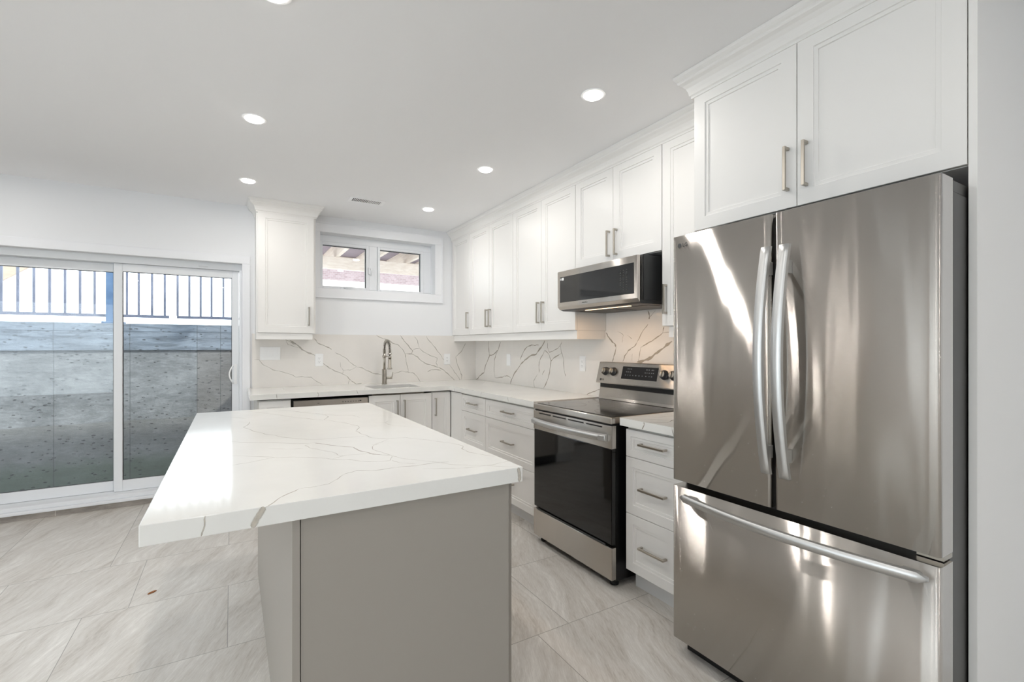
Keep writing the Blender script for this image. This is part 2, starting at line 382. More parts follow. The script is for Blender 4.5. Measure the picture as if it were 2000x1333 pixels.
# quartz veins: (width, [(u, v), ...]) in metres on their slab
VI = [(0.004,[(0.068,1.279),(0.106,1.344),(0.158,1.402)]),(0.0022,[(0.158,1.402),(0.198,1.4),(0.234,1.407),(0.274,1.46),(0.295,1.493)]),(0.004,[(0.295,1.493),(0.338,1.513),(0.387,1.484),(0.452,1.488),(0.514,1.475),(0.573,1.483),(0.626,1.471)]),(0.0022,[(0.584,1.476),(0.632,1.42),(0.714,1.362),(0.791,1.299)]),(0.0035,[(-0.005,2.242),(0.079,2.155),(0.148,2.114),(0.223,2.051),(0.288,2.031),(0.318,1.981)]),(0.0064,[(0.287,2.022),(0.318,1.981),(0.353,1.925),(0.402,1.867),(0.412,1.78),(0.438,1.709),(0.483,1.664)]),(0.0022,[(0.483,1.664),(0.506,1.598),(0.551,1.538),(0.619,1.456)]),(0.0028,[(-0.004,1.942),(0.069,1.888),(0.129,1.839),(0.19,1.809),(0.249,1.76),(0.305,1.7),(0.341,1.679),(0.376,1.625),(0.421,1.592),(0.462,1.59),(0.485,1.645)]),(0.0028,[(-0.004,1.788),(0.042,1.798),(0.097,1.824),(0.129,1.839)]),(0.0036,[(0.029,2.784),(0.078,2.755),(0.048,2.599),(0.089,2.439),(0.125,2.344),(0.187,2.227),(0.235,2.158),(0.283,2.109),(0.344,2.093),(0.439,2.077),(0.489,2.074)]),(0.0036,[(0.034,3.237),(0.115,3.159),(0.209,2.981),(0.295,2.807),(0.378,2.669),(0.417,2.63),(0.454,2.73),(0.45,2.838)]),(0.0035,[(0.417,2.63),(0.464,2.526),(0.499,2.454),(0.524,2.37),(0.518,2.288),(0.486,2.215),(0.492,2.126),(0.509,2.02),(0.556,1.972),(0.634,1.946),(0.675,1.886),(0.718,1.813),(0.748,1.758),(0.772,1.677),(0.748,1.633),(0.745,1.564),(0.768,1.513),(0.797,1.46)]),(0.0046,[(0.245,3.183),(0.323,3.066),(0.393,2.927),(0.445,2.841),(0.518,2.762),(0.584,2.713),(0.598,2.628)]),(0.0022,[(0.601,2.423),(0.662,2.386),(0.689,2.415),(0.664,2.356),(0.681,2.276),(0.723,2.218),(0.772,2.156)]),(0.0022,[(0.263,2.014),(0.246,1.994),(0.259,1.931),(0.287,1.874),(0.315,1.83),(0.324,1.765),(0.34,1.741)]),(0.0022,[(0.12,2.005),(0.178,1.959),(0.232,1.943)]),(0.0028,[(0.5,1.873),(0.478,1.864),(0.459,1.812),(0.463,1.75),(0.478,1.696),(0.49,1.66)]),(0.0022,[(0.294,1.707),(0.348,1.744),(0.415,1.733),(0.447,1.714)]),(0.0022,[(0.518,1.429),(0.592,1.391),(0.644,1.368),(0.714,1.362),(0.779,1.37),(0.834,1.37)]),(0.0022,[(0.468,1.587),(0.486,1.534),(0.523,1.5)]),(0.0034,[(-0.007,3.003),(0.067,2.877)]),(0.0022,[(0.471,1.869),(0.56,1.955)])]
VB = [(0.0048,[(0.431,1.381),(0.473,1.358),(0.516,1.329)]),(0.0125,[(0.473,1.37),(0.516,1.341),(0.58,1.282),(0.646,1.246),(0.69,1.228)]),(0.0077,[(0.69,1.228),(0.78,1.137),(0.825,1.1),(0.895,1.061),(0.953,1.035)]),(0.0069,[(0.953,1.035),(1.0,1.009),(1.036,0.965),(1.084,0.932),(1.139,0.936)]),(0.0038,[(0.442,1.364),(0.458,1.329),(0.495,1.318),(0.548,1.3)]),(0.0092,[(0.69,1.389),(0.718,1.347),(0.769,1.324),(0.825,1.299),(0.848,1.281)]),(0.0059,[(0.883,1.251),(0.977,1.201),(1.024,1.151),(1.09,1.103)]),(0.0077,[(1.09,1.103),(1.157,1.085),(1.219,1.052),(1.282,1.028),(1.352,1.01)]),(0.0048,[(0.177,1.192),(0.217,1.191),(0.252,1.142),(0.328,1.095),(0.4,1.075),(0.473,1.05),(0.527,1.019),(0.591,1.021),(0.662,1.015),(0.712,0.971),(0.78,0.923)]),(0.0038,[(0.93,1.158),(0.935,1.109),(0.959,1.072),(1.024,1.073),(1.084,1.1)]),(0.0038,[(0.959,1.072),(0.953,1.035)]),(0.0038,[(1.018,0.978),(1.006,0.916)]),(0.0069,[(1.288,1.429),(1.358,1.392),(1.41,1.382),(1.462,1.343),(1.514,1.33),(1.568,1.278),(1.592,1.232),(1.601,1.186),(1.628,1.041)]),(0.0092,[(1.541,1.428),(1.581,1.37),(1.662,1.278),(1.676,1.264),(1.662,1.231)]),(0.0086,[(1.592,1.232),(1.662,1.231),(1.731,1.198),(1.814,1.129),(1.9,1.101),(1.972,1.079),(2.03,1.05),(2.089,1.0),(2.163,0.929)]),(0.0058,[(1.696,1.417),(1.731,1.37),(1.752,1.291),(1.676,1.278)]),(0.0058,[(1.752,1.291),(1.814,1.243),(1.9,1.202),(1.957,1.181),(1.943,1.127),(1.964,1.086)]),(0.0069,[(1.829,1.425),(1.871,1.364),(1.943,1.283),(2.015,1.187)]),(0.0067,[(2.111,1.096),(2.163,1.019),(2.232,0.926)]),(0.0081,[(2.301,1.345),(2.255,1.261),(2.179,1.192),(2.194,1.122),(2.224,1.052),(2.255,0.981),(2.247,0.933)]),(0.0058,[(1.475,1.026),(1.554,1.049),(1.621,1.038),(1.676,1.029),(1.731,0.978),(1.766,0.924)]),(0.0069,[(1.843,1.035),(1.885,1.054),(2.001,1.044)]),(0.0046,[(2.015,1.18),(2.111,1.096)])]
VR = [(0.0138,[(4.609,1.367),(4.594,1.259),(4.58,1.205),(4.667,1.108),(4.712,1.017),(4.818,0.976),(4.913,0.922)]),(0.0115,[(4.332,1.358),(4.385,1.274),(4.495,1.22),(4.58,1.212)]),(0.0106,[(4.385,1.274),(4.467,1.167),(4.475,1.075),(4.453,0.977)]),(0.0077,[(4.453,0.977),(4.306,0.989),(4.203,1.01),(4.116,0.99)]),(0.0154,[(4.128,0.927),(4.104,0.978),(4.032,1.056),(3.939,1.127)]),(0.0169,[(3.939,1.127),(3.849,1.183),(3.761,1.221),(3.656,1.24),(3.575,1.303),(3.516,1.364)]),(0.0104,[(3.939,1.181),(3.893,1.242),(3.826,1.302),(3.74,1.325),(3.616,1.325)]),(0.0067,[(3.478,1.364),(3.474,1.303),(3.44,1.26),(3.347,1.287),(3.285,1.32),(3.258,1.356)]),(0.0081,[(3.285,1.32),(3.267,1.262),(3.232,1.199),(3.22,1.085),(3.206,1.06)]),(0.0108,[(3.536,0.936),(3.478,1.006),(3.44,1.085),(3.421,1.184),(3.365,1.217),(3.267,1.253)]),(0.0077,[(3.421,1.184),(3.44,1.227),(3.516,1.281)]),(0.0104,[(3.516,1.281),(3.575,1.213),(3.606,1.167),(3.61,1.111),(3.606,1.071)]),(0.0077,[(3.556,1.051),(3.516,1.103)]),(0.007,[(3.687,0.93),(3.698,0.992),(3.636,1.058)]),(0.007,[(2.933,0.928),(2.888,0.947),(2.829,0.966),(2.772,0.985)]),(0.0134,[(2.703,1.417),(2.663,1.37),(2.61,1.333),(2.597,1.306)]),(0.0106,[(2.597,1.306),(2.61,1.261),(2.636,1.201)]),(0.0086,[(2.527,1.204),(2.509,1.245),(2.472,1.285),(2.412,1.315),(2.389,1.341)]),(0.0059,[(2.389,1.341),(2.343,1.409),(2.287,1.466)]),(0.0058,[(2.377,1.213),(2.366,1.247),(2.354,1.307)]),(0.0077,[(2.354,1.307),(2.298,1.332),(2.212,1.373),(2.16,1.404)]),(0.0069,[(2.16,1.404),(2.149,1.444)]),(0.0038,[(2.16,1.404),(2.104,1.407)]),(0.0192,[(2.389,1.204),(2.321,1.219),(2.255,1.241),(2.191,1.283),(2.129,1.324),(2.084,1.347)]),(0.0111,[(2.287,1.557),(2.276,1.528),(2.276,1.498)]),(0.0046,[(2.276,1.507),(2.222,1.553)]),(0.0031,[(2.436,1.211),(2.432,1.263)]),(0.0029,[(2.584,1.423),(2.521,1.395),(2.534,1.342)]),(0.0029,[(2.484,1.394),(2.436,1.367)])]

# ================================================================ SETTING
CZ = 2.594; WX = 2.45; WY = 4.94; LX = -5.6; FY = -4.2
struct(box(LX, WX + .15, FY, WY + .3, -.1, 0).build('floor', M['floor']))
struct(box(LX - .1, WX + .15, FY - .1, WY + .28, CZ, CZ + .1).build('ceiling', M['ceil']))
struct(box(WX, WX + .12, FY, WY, 0, CZ).build('wall_right', M['wall']))
mb = MB(); B0, B1 = -3.9, 2.7
mb.box(LX - .12, LX, FY, B0, 0, CZ); mb.box(LX - .12, LX, B1, 3.15, 0, CZ); mb.box(LX - .12, LX, 3.15, 3.42, 0, .12); mb.box(LX - .12, LX, 3.15, 3.42, 2.1, CZ); mb.box(LX - .12, LX, 3.42, WY, 0, CZ); mb.box(LX - .12, LX, B0, B1, 0, .15); mb.box(LX - .12, LX, B0, B1, 2.35, CZ)
struct(mb.build('wall_left', M['wall']))
o = struct(box(LX - .09, LX - .05, 3.15, 3.42, .12, .16).build('window_6', M['vinyl'])); box(LX - .07, LX - .069, 3.15, 3.42, .16, 2.1).build('pane', M['glass'], o)  # unseen narrow window, added to throw a streak onto the fridge steel
mb = MB(); mb.box(LX - .1, LX - .03, B0, B1, .15, .21); mb.box(LX - .1, LX - .03, B0, B1, 2.29, 2.35)
for i in range(5):
    y = B0 + (B1 - B0 - .06) * i / 4; mb.box(LX - .1, LX - .03, y, y + .06, .21, 2.29)
o = struct(mb.build('window_3', M['vinyl'])); box(LX - .066, LX - .065, B0, B1, .2, 2.3).build('pane', M['glass'], o)  # unseen window wall, added as daylight fill from the left
mb = MB(); A0, A1, A2, A3 = -4.9, -2.3, .15, 2.35
mb.box(LX, A0, FY - .12, FY, 0, CZ); mb.box(A1, WX, FY - .12, FY, 0, CZ); mb.box(A0, A1, FY - .12, FY, 0, A2); mb.box(A0, A1, FY - .12, FY, A3, CZ)
struct(mb.build('wall_front', M['wall']))
mb = MB(); mb.box(A0, A1, FY - .1, FY - .03, A2, A2 + .06); mb.box(A0, A1, FY - .1, FY - .03, A3 - .06, A3)
for i in range(2):
    x = A0 + (A1 - A0 - .06) * i; mb.box(x, x + .06, FY - .1, FY - .03, A2 + .06, A3 - .06)
o = struct(mb.build('window_2', M['vinyl'])); box(A0, A1, FY - .066, FY - .065, A2 + .05, A3 - .05).build('pane', M['glass'], o)  # unseen window behind the camera, added for frontal fill
DX0, DX1, DZ = -1.78, .081, 2.061
WX0, WX1, WZ0, WZ1 = .744, 1.935, 1.884, 2.438
mb = MB(); Y0, Y1 = WY, WY + .26
OP = ((-5.4, -5.1), (-3.95, -3.55))   # two narrow glazed openings added farther left, unseen, for streaks in the steel
xs = LX
for a_, b_ in OP:
    mb.box(xs, a_, Y0, Y1, 0, CZ); mb.box(a_, b_, Y0, Y1, 0, .12); mb.box(a_, b_, Y0, Y1, 2.1, CZ); xs = b_
mb.box(xs, DX0, Y0, Y1, 0, CZ); mb.box(DX0, DX1, Y0, Y1, DZ, CZ); mb.box(DX1, WX0, Y0, Y1, 0, CZ)
mb.box(WX0, WX1, Y0, Y1, 0, WZ0); mb.box(WX0, WX1, Y0, Y1, WZ1, CZ); mb.box(WX1, WX + .12, Y0, Y1, 0, CZ)
struct(mb.build('wall_back', M['wall']))
for i, (a_, b_) in enumerate(OP):
    m_ = MB(); m_.box(a_, b_, WY + .08, WY + .13, .12, .16); m_.box(a_, b_, WY + .08, WY + .13, 2.06, 2.1); m_.box(a_, a_ + .02, WY + .08, WY + .13, .16, 2.06); m_.box(b_ - .02, b_, WY + .08, WY + .13, .16, 2.06)
    o = struct(m_.build('window_%d' % (4 + i), M['vinyl'])); box(a_ + .02, b_ - .02, WY + .1, WY + .101, .16, 2.06).build('pane', M['glass'], o)  # unseen panes added as bright strips for the fridge to reflect
# casings
mb = MB()
mb.box(DX0 - .064, DX1 + .064, WY - .018, WY - .0005, DZ, DZ + .072); mb.box(DX1, DX1 + .064, WY - .018, WY - .0005, .05, DZ); mb.box(DX0 - .064, DX0, WY - .018, WY - .0005, .05, DZ)
struct(mb.build('trim_1', M['trim'], bevel=.003))
mb = MB()
cx0, cx1, cz0, cz1 = .7, 2.026, 1.79, 2.53
mb.box(cx0, cx1, WY - .016, WY - .0005, WZ1, cz1); mb.box(cx0, cx1, WY - .016, WY - .0005, cz0, WZ0)
mb.box(WX1, cx1, WY - .016, WY - .0005, WZ0, WZ1); mb.box(cx0, WX0, WY - .016, WY - .0005, WZ0, WZ1)
for a in (0, 1):   # raised outer bead
    mb.box(cx0, cx1, WY - .022, WY - .016, (cz0, cz1 - .012)[a], (cz0 + .012, cz1)[a])
mb.box(cx1 - .012, cx1, WY - .022, WY - .016, cz0 + .012, cz1 - .012)
struct(mb.build('trim_2', M['trim'], bevel=.002))
# tiled base and white sill under the sliding door
struct(box(DX0 - .3, DX1 + .06, WY + .01, WY + .045, 0, .05).build('baseboard_back', M['basetile']))
mb = MB(); mb.box(DX0, DX1, WY - .03, 5.02, .05, .072); mb.box(DX0, DX1, WY + .0, 5.14, .072, .105)
struct(mb.build('trim_3', M['vinyl'], bevel=.004))
struct(box(LX, DX0 - .3, WY - .014, WY, 0, .09).build('baseboard_left', M['trim']))
# ---- sliding door
dr = bpy.data.objects.new('door_1', None); COL.objects.link(dr); dr.location = (0, 5.04, .105); struct(dr)
def loc(o, p): o.location = (-p.location.x, -p.location.y, -p.location.z)   # children modelled in world coordinates
mb = MB()
mb.box(DX0, DX1, 5.0, 5.14, 2.005, DZ); mb.box(DX1 - .021, DX1, 5.0, 5.14, .105, 2.005); mb.box(DX0, DX0 + .021, 5.0, 5.14, .105, 2.005)
mb.box(-.25, -.18, 4.985, 5.02, 2.02, 2.035)
loc(mb.build('door_frame', M['vinyl'], dr, bevel=.002), dr)
def panel(x0, x1, y0, y1, z0, z1, st, br, tr, name):
    m_ = MB(); m_.box(x0, x0 + st, y0, y1, z0, z1); m_.box(x1 - st, x1, y0, y1, z0, z1)
    m_.box(x0 + st, x1 - st, y0, y1, z0, z0 + br); m_.box(x0 + st, x1 - st, y0, y1, z1 - tr, z1)
    o = m_.build(name, M['vinyl'], dr, bevel=.003); loc(o, dr)
    g = box(x0 + st, x1 - st, (y0 + y1) / 2 - .004, (y0 + y1) / 2 - .003, z0 + br, z1 - tr).build('pane', M['glass'], o)
    m2 = MB(); ym = (y0 + y1) / 2
    for a, b in ((x0 + st, x0 + st + .004), (x1 - st - .004, x1 - st)): m2.box(a, b, ym - .008, ym + .008, z0 + br, z1 - tr)
    m2.box(x0 + st, x1 - st, ym - .008, ym + .008, z0 + br, z0 + br + .003); m2.box(x0 + st, x1 - st, ym - .008, ym + .008, z1 - tr - .003, z1 - tr)
    m2.build('glazing_gasket', M['darkgray'], o); return o
pr = panel(-.837, .058, 5.035, 5.075, .107, 2.004, .056, .092, .066, 'sliding_panel')
pl = panel(DX0 + .021, -.79, 5.085, 5.125, .107, 2.004, .058, .083, .07, 'fixed_panel')
mb = MB(); mb.box(.018, .042, 5.028, 5.035, .965, 1.15)
mb.tube([(.012 - .03 * math.sin(PI * t / 12), 5.028 - .035 * math.sin(PI * t / 12) ** .5 if 0 < t < 12 else 5.028, .975 + .165 * t / 12) for t in range(13)], .0065, 8)
loc(mb.build('door_handle', M['plastic'], dr, bevel=.002), dr)
# ---- high window
wn = bpy.data.objects.new('window_1', None); COL.objects.link(wn); wn.location = (WX0, 5.05, WZ0); struct(wn)
mb = MB(); fy0, fy1 = 5.06, 5.13
za, zb = WZ0 + .022, WZ1 - .068
mb.box(WX0, WX1, fy0, fy1, WZ0, za); mb.box(WX0, WX1, fy0, fy1, zb, WZ1)
mb.box(WX0, WX0 + .02, fy0, fy1, za, zb); mb.box(WX1 - .093, WX1, fy0, fy1, za, zb); mb.box(1.247, 1.333, fy0, fy1, za, zb)
loc(mb.build('window_frame', M['vinyl'], wn, bevel=.003), wn)
def sash(x0, x1, z0, z1, st, nm):
    m_ = MB(); m_.box(x0, x0 + st, fy0 - .012, fy1 - .02, z0, z1); m_.box(x1 - st, x1, fy0 - .012, fy1 - .02, z0, z1)
    m_.box(x0 + st, x1 - st, fy0 - .012, fy1 - .02, z0, z0 + st); m_.box(x0 + st, x1 - st, fy0 - .012, fy1 - .02, z1 - st, z1)
    o = m_.build(nm, M['vinyl'], wn, bevel=.003); loc(o, wn)
    box(x0 + st, x1 - st, 5.085, 5.086, z0 + st, z1 - st).build('pane', M['glass'], o)
    m2 = MB(); m2.box(x1 - st - .006, x1 - st, 5.075, 5.095, z0 + st, z1 - st); m2.box(x0 + st, x1 - st, 5.075, 5.095, z1 - st - .006, z1 - st)
    m2.build('glazing_gasket', M['darkgray'], o); return o
sash(WX0 + .012, 1.245, WZ0 + .01, WZ1 - .07, .03, 'casement_sash')
sash(1.335, 1.84, WZ0 + .008, WZ1 - .07, .026, 'fixed_sash')
mb = MB(); mb.box(.955, 1.0, 5.03, 5.05, WZ0 + .008, WZ0 + .026); mb.tube([(.985, 5.025, WZ0 + .02), (1.02, 5.015, WZ0 + .03), (1.07, 5.02, WZ0 + .034)], .005, 8)
loc(mb.build('window_crank', M['vinyl'], wn), wn)
mb = MB(); mb.box(1.236, 1.252, 5.03, 5.05, 2.07, 2.14); mb.tube([(1.252, 5.03, 2.13), (1.262, 5.02, 2.10), (1.258, 5.022, 2.05)], .005, 8)
loc(mb.build('window_latch', M['vinyl'], wn), wn)
# ---- unseen oak door, added for its warm reflection in the steel
for (nm, y0, y1, mm) in (('added_door_2', 3.85, 4.7, 'oak'),):
    d = box(LX, LX + .03, y0, y1, .01, 2.04).build(nm, M[mm], bevel=.004); struct(d)
    m_ = MB(); m_.box(LX, LX + .04, y0 - .07, y0 - .005, 0, 2.11); m_.box(LX, LX + .04, y1 + .005, y1 + .07, 0, 2.11); m_.box(LX, LX + .04, y0 - .005, y1 + .005, 2.045, 2.11)
    m_.build('door_casing', M['trim'], d, bevel=.003)
    MB().tube([(LX + .03, y0 + .07, 1.0), (LX + .08, y0 + .07, 1.0), (LX + .08, y0 + .18, 1.0)], .009, 10).build('door_handle', M['nickel'], d)

# ================================================================ OUTSIDE
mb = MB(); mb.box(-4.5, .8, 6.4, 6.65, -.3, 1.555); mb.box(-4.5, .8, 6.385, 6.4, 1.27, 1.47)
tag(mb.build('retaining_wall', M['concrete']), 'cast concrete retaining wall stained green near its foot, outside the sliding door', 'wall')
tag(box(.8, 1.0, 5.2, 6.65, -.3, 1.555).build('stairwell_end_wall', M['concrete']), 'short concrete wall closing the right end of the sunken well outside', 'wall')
tag(box(-4.5, .8, 5.2, 6.4, -.32, -.1).build('well_pavement', M['wellfloor']), 'grey paved floor of the sunken well between sliding door and concrete wall', 'pavement')
tag(box(-14, 16, 6.65, 26, 1.3, 1.52).build('yard', M['ground']), 'bright pale yard beyond the concrete retaining wall', 'ground')
tag(box(1.0, 16, 5.2, 6.65, 1.3, 1.52).build('side_yard', M['ground']), 'pale gravel ground just outside the high kitchen window', 'ground')
def railing(x0, x1, xs, label):
    t = thing('guard_railing', label, 'railing', (x0, 6.5, 1.555), group=None)
    def pt(m_, nm): o = m_.build(nm, M['rail'], t, bevel=.001); o.location = (-x0, -6.5, -1.555); return o
    pt(box(x0, x1, 6.485, 6.515, 1.625, 1.655), 'bottom_rail'); pt(box(x0, x1, 6.48, 6.52, 2.5, 2.54), 'top_rail')
    for x in xs: pt(box(x - .010, x + .010, 6.490, 6.510, 1.655, 2.5), 'picket')
    return t
k = 6.5 / 6.4
railing(-3.2, -1.15, [-1.217 * k - .114 * k * i for i in range(17)], 'dark metal guard railing with thin pickets left of the square post')
railing(-1.02, -.6, [k * v for v in (-.955, -.856, -.742, -.63)], 'short dark metal railing section just right of the square post')
railing(-.53, .7, [k * v for v in (-.515, -.407, -.301, -.198, -.083, .02, .125, .23, .34, .45, .56)], 'dark metal guard railing section at the far right of the sliding door')
t = thing('railing_post', 'square dark metal railing post with a flared foot on the concrete wall', 'post', (-1.08, 6.5, 1.555))
a = box(-.06, .06, -.05, .05, .02, .545).build('post_shaft', M['post'], t, bevel=.004)
box(-.09, .09, -.08, .08, 0, .02).build('base_plate', M['post'], t, bevel=.003)
# deck over the side yard, seen through the high window
mb = box(.6, 9, 5.6, 9.9, 3.1, 3.13)
tag(mb.build('deck_floor', M['deckboard']), 'dark underside of the deck boards above the high window', 'deck')
for i in range(12):
    x = .95 + i * .62
    o = box(x - .03, x + .03, 5.6, 9.855, 2.852, 3.098).build('deck_joist' if i == 0 else 'deck_joist', M['lumber'])
    tag(o, 'pale wooden joist running away under the deck, seen through the high window', 'joist', 'joists under the deck')
tag(box(.6, 9, 8.55, 8.67, 2.65, 2.85).build('deck_beam', M['lumber']), 'pale wooden beam crossing beneath the deck joists', 'beam')
tag(box(.6, 9, 9.86, 9.9, 2.85, 3.098).build('deck_rim_board', M['lumber']), 'pale rim board closing the far edge of the deck', 'board')
for x in (2.15, 4.3):
    tag(box(x - .06, x + .06, 8.55, 8.67, 1.52, 2.649).build('deck_post', M['lumber']), 'pale square post holding the deck beam, ' + ('nearer the left sash' if x < 3 else 'farther right'), 'post')
bh = thing('neighbour_house', 'red brick neighbouring house wall beyond the deck', 'house', (1, 15, 1.52))
box(0, 14, 0, .3, .0, 4.5).build('brick_wall', M['brick'], bh)
o = box(1, 16, 12.0, 12.05, 1.521, 2.9).build('garden_fence', M['fence'])
tag(o, 'pale board fence standing in front of the brick house', 'fence')
# wooden steps seen through the left door panel
t = thing('outdoor_steps', 'pale wooden step stringer slanting up beyond the railing', 'stairs', (-3.9, 9.0, 1.52))
mb = MB(); mb.prism([(0, 0), (.35, 0), (3.4, 2.35), (3.4, 2.75), (3.25, 2.75)], 0, .05, 'y')
mb.build('stringer', M['stringer'], t)
for i in range(9):
    box(.25 + .34 * i, .6 + .34 * i, .05, .9, .28 + .262 * i, .32 + .262 * i).build('tread', M['lumber'], t)

# ================================================================ CABINETRY
def front_mesh(x0, x1, z0, z1, ins=.058, t=.019):
    """routed slab front, local: face towards -y"""
    m_ = MB(); w_, h_ = x1 - x0, z1 - z0
    ins = min(ins, h_ * .3, w_ * .3)
    e = .0015
    rings = [(0, t), (0, e), (e, 0), (ins, 0), (ins + .002, .005), (ins + .015, .005), (ins + .017, .010)]
    R = []
    for a, y in rings:
        R.append([(x0 + a, y, z0 + a), (x1 - a, y, z0 + a), (x1 - a, y, z1 - a), (x0 + a, y, z1 - a)])
    m_.quad(R[0][::-1])
    for A, B_ in zip(R, R[1:]):
        for k in range(4): m_.quad([A[k], A[(k + 1) % 4], B_[(k + 1) % 4], B_[k]])
    m_.quad(R[-1]); return m_
def handle(parent, x, z, vert, L_=.17, wd=.011):
    m_ = MB(); h = L_ / 2
    if vert:
        m_.box(x - wd / 2, x + wd / 2, -.032, -.022, z - h, z + h)
        for s in (-1, 1): m_.box(x - wd / 2, x + wd / 2, -.022, .0, z + s * (h - .006) - .006, z + s * (h - .006) + .006)
    else:
        m_.box(x - h, x + h, -.032, -.022, z - wd / 2, z + wd / 2)
        for s in (-1, 1): m_.box(x + s * (h - .006) - .006, x + s * (h - .006) + .006, -.022, .0, z - wd / 2, z + wd / 2)
    return m_.build('handle', M['nickel'], parent, bevel=.0008, seg=1, label='brushed nickel bar handle')
G = .0015
def cabinet(name, label, cat, loc_, rz, W, D, z0, z1, fronts, group=None, toe=False, extra=None, body0=0):
    t = thing(name, label, cat, loc_, rz, group)
    box(body0, W, .0205, D, z0, z1).build('cabinet_body', M['cabin'] if not extra else M['cab'], t)
    if toe: box(0, W, .075, .093, 0.001, z0).build('toe_kick', M['toe'], t)
    for f in fronts:
        kind, x0, x1, a, b = f[:5]
        o = front_mesh(x0 + G, x1 - G, a + G, b - G, ins=f[6] if len(f) > 6 else .058).build(kind, M['cab'], t)
        h = f[5]
        if h: handle(o, *h)
    return t
UX = 2.14; UD = WX - UX - .001; U0, U1 = 1.432, 2.50
def rx(y): return (UX, y, 0)
# upper run, from the window corner to the refrigerator
def dd(x0, x1, hx, hz=1.586, z0=U0, z1=U1): return ('door', x0, x1, z0, z1, (hx, hz, True))
cabinet('wall_cabinet', 'narrow white one-door wall cabinet in the corner beside the high window', 'cabinet', rx(4.938), RX, .460, UD, U0, CZ - .002, [dd(.01, .46, .428)], 'white wall cabinets', extra=1)
cabinet('wall_cabinet', 'white two-door wall cabinet second from the window corner, over the small drawers', 'cabinet', rx(4.476), RX, .883, UD, U0, CZ - .002, [dd(0, .434, .402), dd(.434, .883, .470)], 'white wall cabinets', extra=1)
cabinet('wall_cabinet', 'white two-door wall cabinet just left of the microwave', 'cabinet', rx(3.591), RX, .882, UD, U0, CZ - .002, [dd(0, .445, .413), dd(.445, .882, .480)], 'white wall cabinets', extra=1)
cabinet('wall_cabinet', 'short white two-door cabinet directly above the microwave', 'cabinet', rx(2.707), RX, .797, UD, 1.872, CZ - .002, [dd(0, .39, .358, 1.99, 1.872), dd(.39, .797, .428, 1.99, 1.872)], 'white wall cabinets', extra=1)
cabinet('wall_cabinet', 'white wall cabinet squeezed between microwave and refrigerator', 'cabinet', rx(1.908), RX, .418, UD, U0, CZ - .002, [dd(0, .418, .034)], 'white wall cabinets', extra=1)
FCAB = cabinet('refrigerator_cabinet', 'deep white two-door cabinet above the refrigerator', 'cabinet', (1.87, 1.484, 0), RX, .970, .578, 1.856, CZ - .002, [dd(.008, .479, .446, 2.008, 1.856), dd(.479, .970, .516, 2.008, 1.856)], extra=1)
tag(box(1.87, WX - .001, .492, .5125, .001, CZ - .002).build('tall_end_panel', M['cab'], bevel=.001), 'tall white panel to the right of the refrigerator', 'panel')
# back wall cabinet
GY = 4.66
t = GCAB = cabinet('wall_cabinet', 'white one-door wall cabinet between sliding door and high window', 'cabinet', (.184, GY, 0), 0, .483, WY - GY - .001, U0, CZ - .002, [('door', .010, .468, U0, U1, (.422, 1.586, True))], 'white wall cabinets', extra=1)
m_ = MB(); m_.box(0, .455, .012, .03, 1.374, U0 - .001); m_.box(0, .018, .03, WY - GY - .022, 1.374, U0 - .001); m_.box(.437, .455, .03, WY - GY - .022, 1.374, U0 - .001)
m_.build('light_rail', M['cab'], t, bevel=.001)
# light rails of the right-hand run
m_ = MB(); m_.box(2.158, 2.176, 2.712, 4.918, 1.367, U0 - .001); m_.box(2.176, 2.428, 2.712, 2.730, 1.367, U0 - .001)
tag(m_.build('light_rail', M['cab'], bevel=.001), 'long white light rail under the wall cabinets left of the microwave', 'trim')
m_ = MB(); m_.box(2.158, 2.176, 1.492, 1.872, 1.367, U0 - .001); m_.box(2.176, 2.428, 1.854, 1.872, 1.367, U0 - .001)
tag(m_.build('light_rail', M['cab'], bevel=.001), 'short white light rail under the cabinet between microwave and refrigerator', 'trim')
# crown moulding
CROWN = [(-.012, 2.484), (.004, 2.484), (.004, 2.494), (.010, 2.500), (.013, 2.515), (.020, 2.532), (.032, 2.546), (.045, 2.555), (.048, 2.560), (.048, 2.566), (.054, 2.572), (.060, 2.580), (.063, 2.590), (.063, CZ - .001), (-.012, CZ - .001)]
def crown(name, path, label, par=None):
    """path in plan, outward side to the right of travel; mitred"""
    P = [Vector(p) for p in path]; n = len(P); off = []
    for i in range(n):
        d0 = (P[i] - P[i - 1]).normalized() if i else None; d1 = (P[i + 1] - P[i]).normalized() if i < n - 1 else None
        if d0 is None: d0 = d1
        if d1 is None: d1 = d0
        n0 = Vector((d0.y, -d0.x)); n1 = Vector((d1.y, -d1.x)); b = (n0 + n1); off.append(b / (b.dot(n0)))
    mb_ = MB(); k = len(CROWN)
    for i in range(n):
        for o_, z in CROWN: q = P[i] + off[i] * o_; mb_.v.append((q.x, q.y, z))
    for i in range(n - 1):
        for j in range(k):
            j2 = (j + 1) % k; mb_.f.append((i * k + j, i * k + j2, (i + 1) * k + j2, (i + 1) * k + j)); mb_.m.append(0)
    mb_.f.append(tuple(range(k))); mb_.m.append(0); mb_.f.append(tuple((n - 1) * k + j for j in reversed(range(k)))); mb_.m.append(0)
    o = mb_.build(name, M['cab'])
    if par is None: return tag(o, label, 'moulding')
    o.parent = par; o.matrix_parent_inverse = (Matrix.Translation(par.location) @ par.rotation_euler.to_matrix().to_4x4()).inverted(); return o
crown('crown_moulding', [(UX, 1.49), (UX, WY - .003)][::-1], 'long white crown moulding along the tops of the right-hand wall cabinets')
crown('crown_moulding', [(2.06, 1.4845), (1.87, 1.4845), (1.87, .514)], None, FCAB)
crown('crown_moulding', [(.184, WY - .003), (.184, GY), (.667, GY), (.667, WY - .003)], None, GCAB)
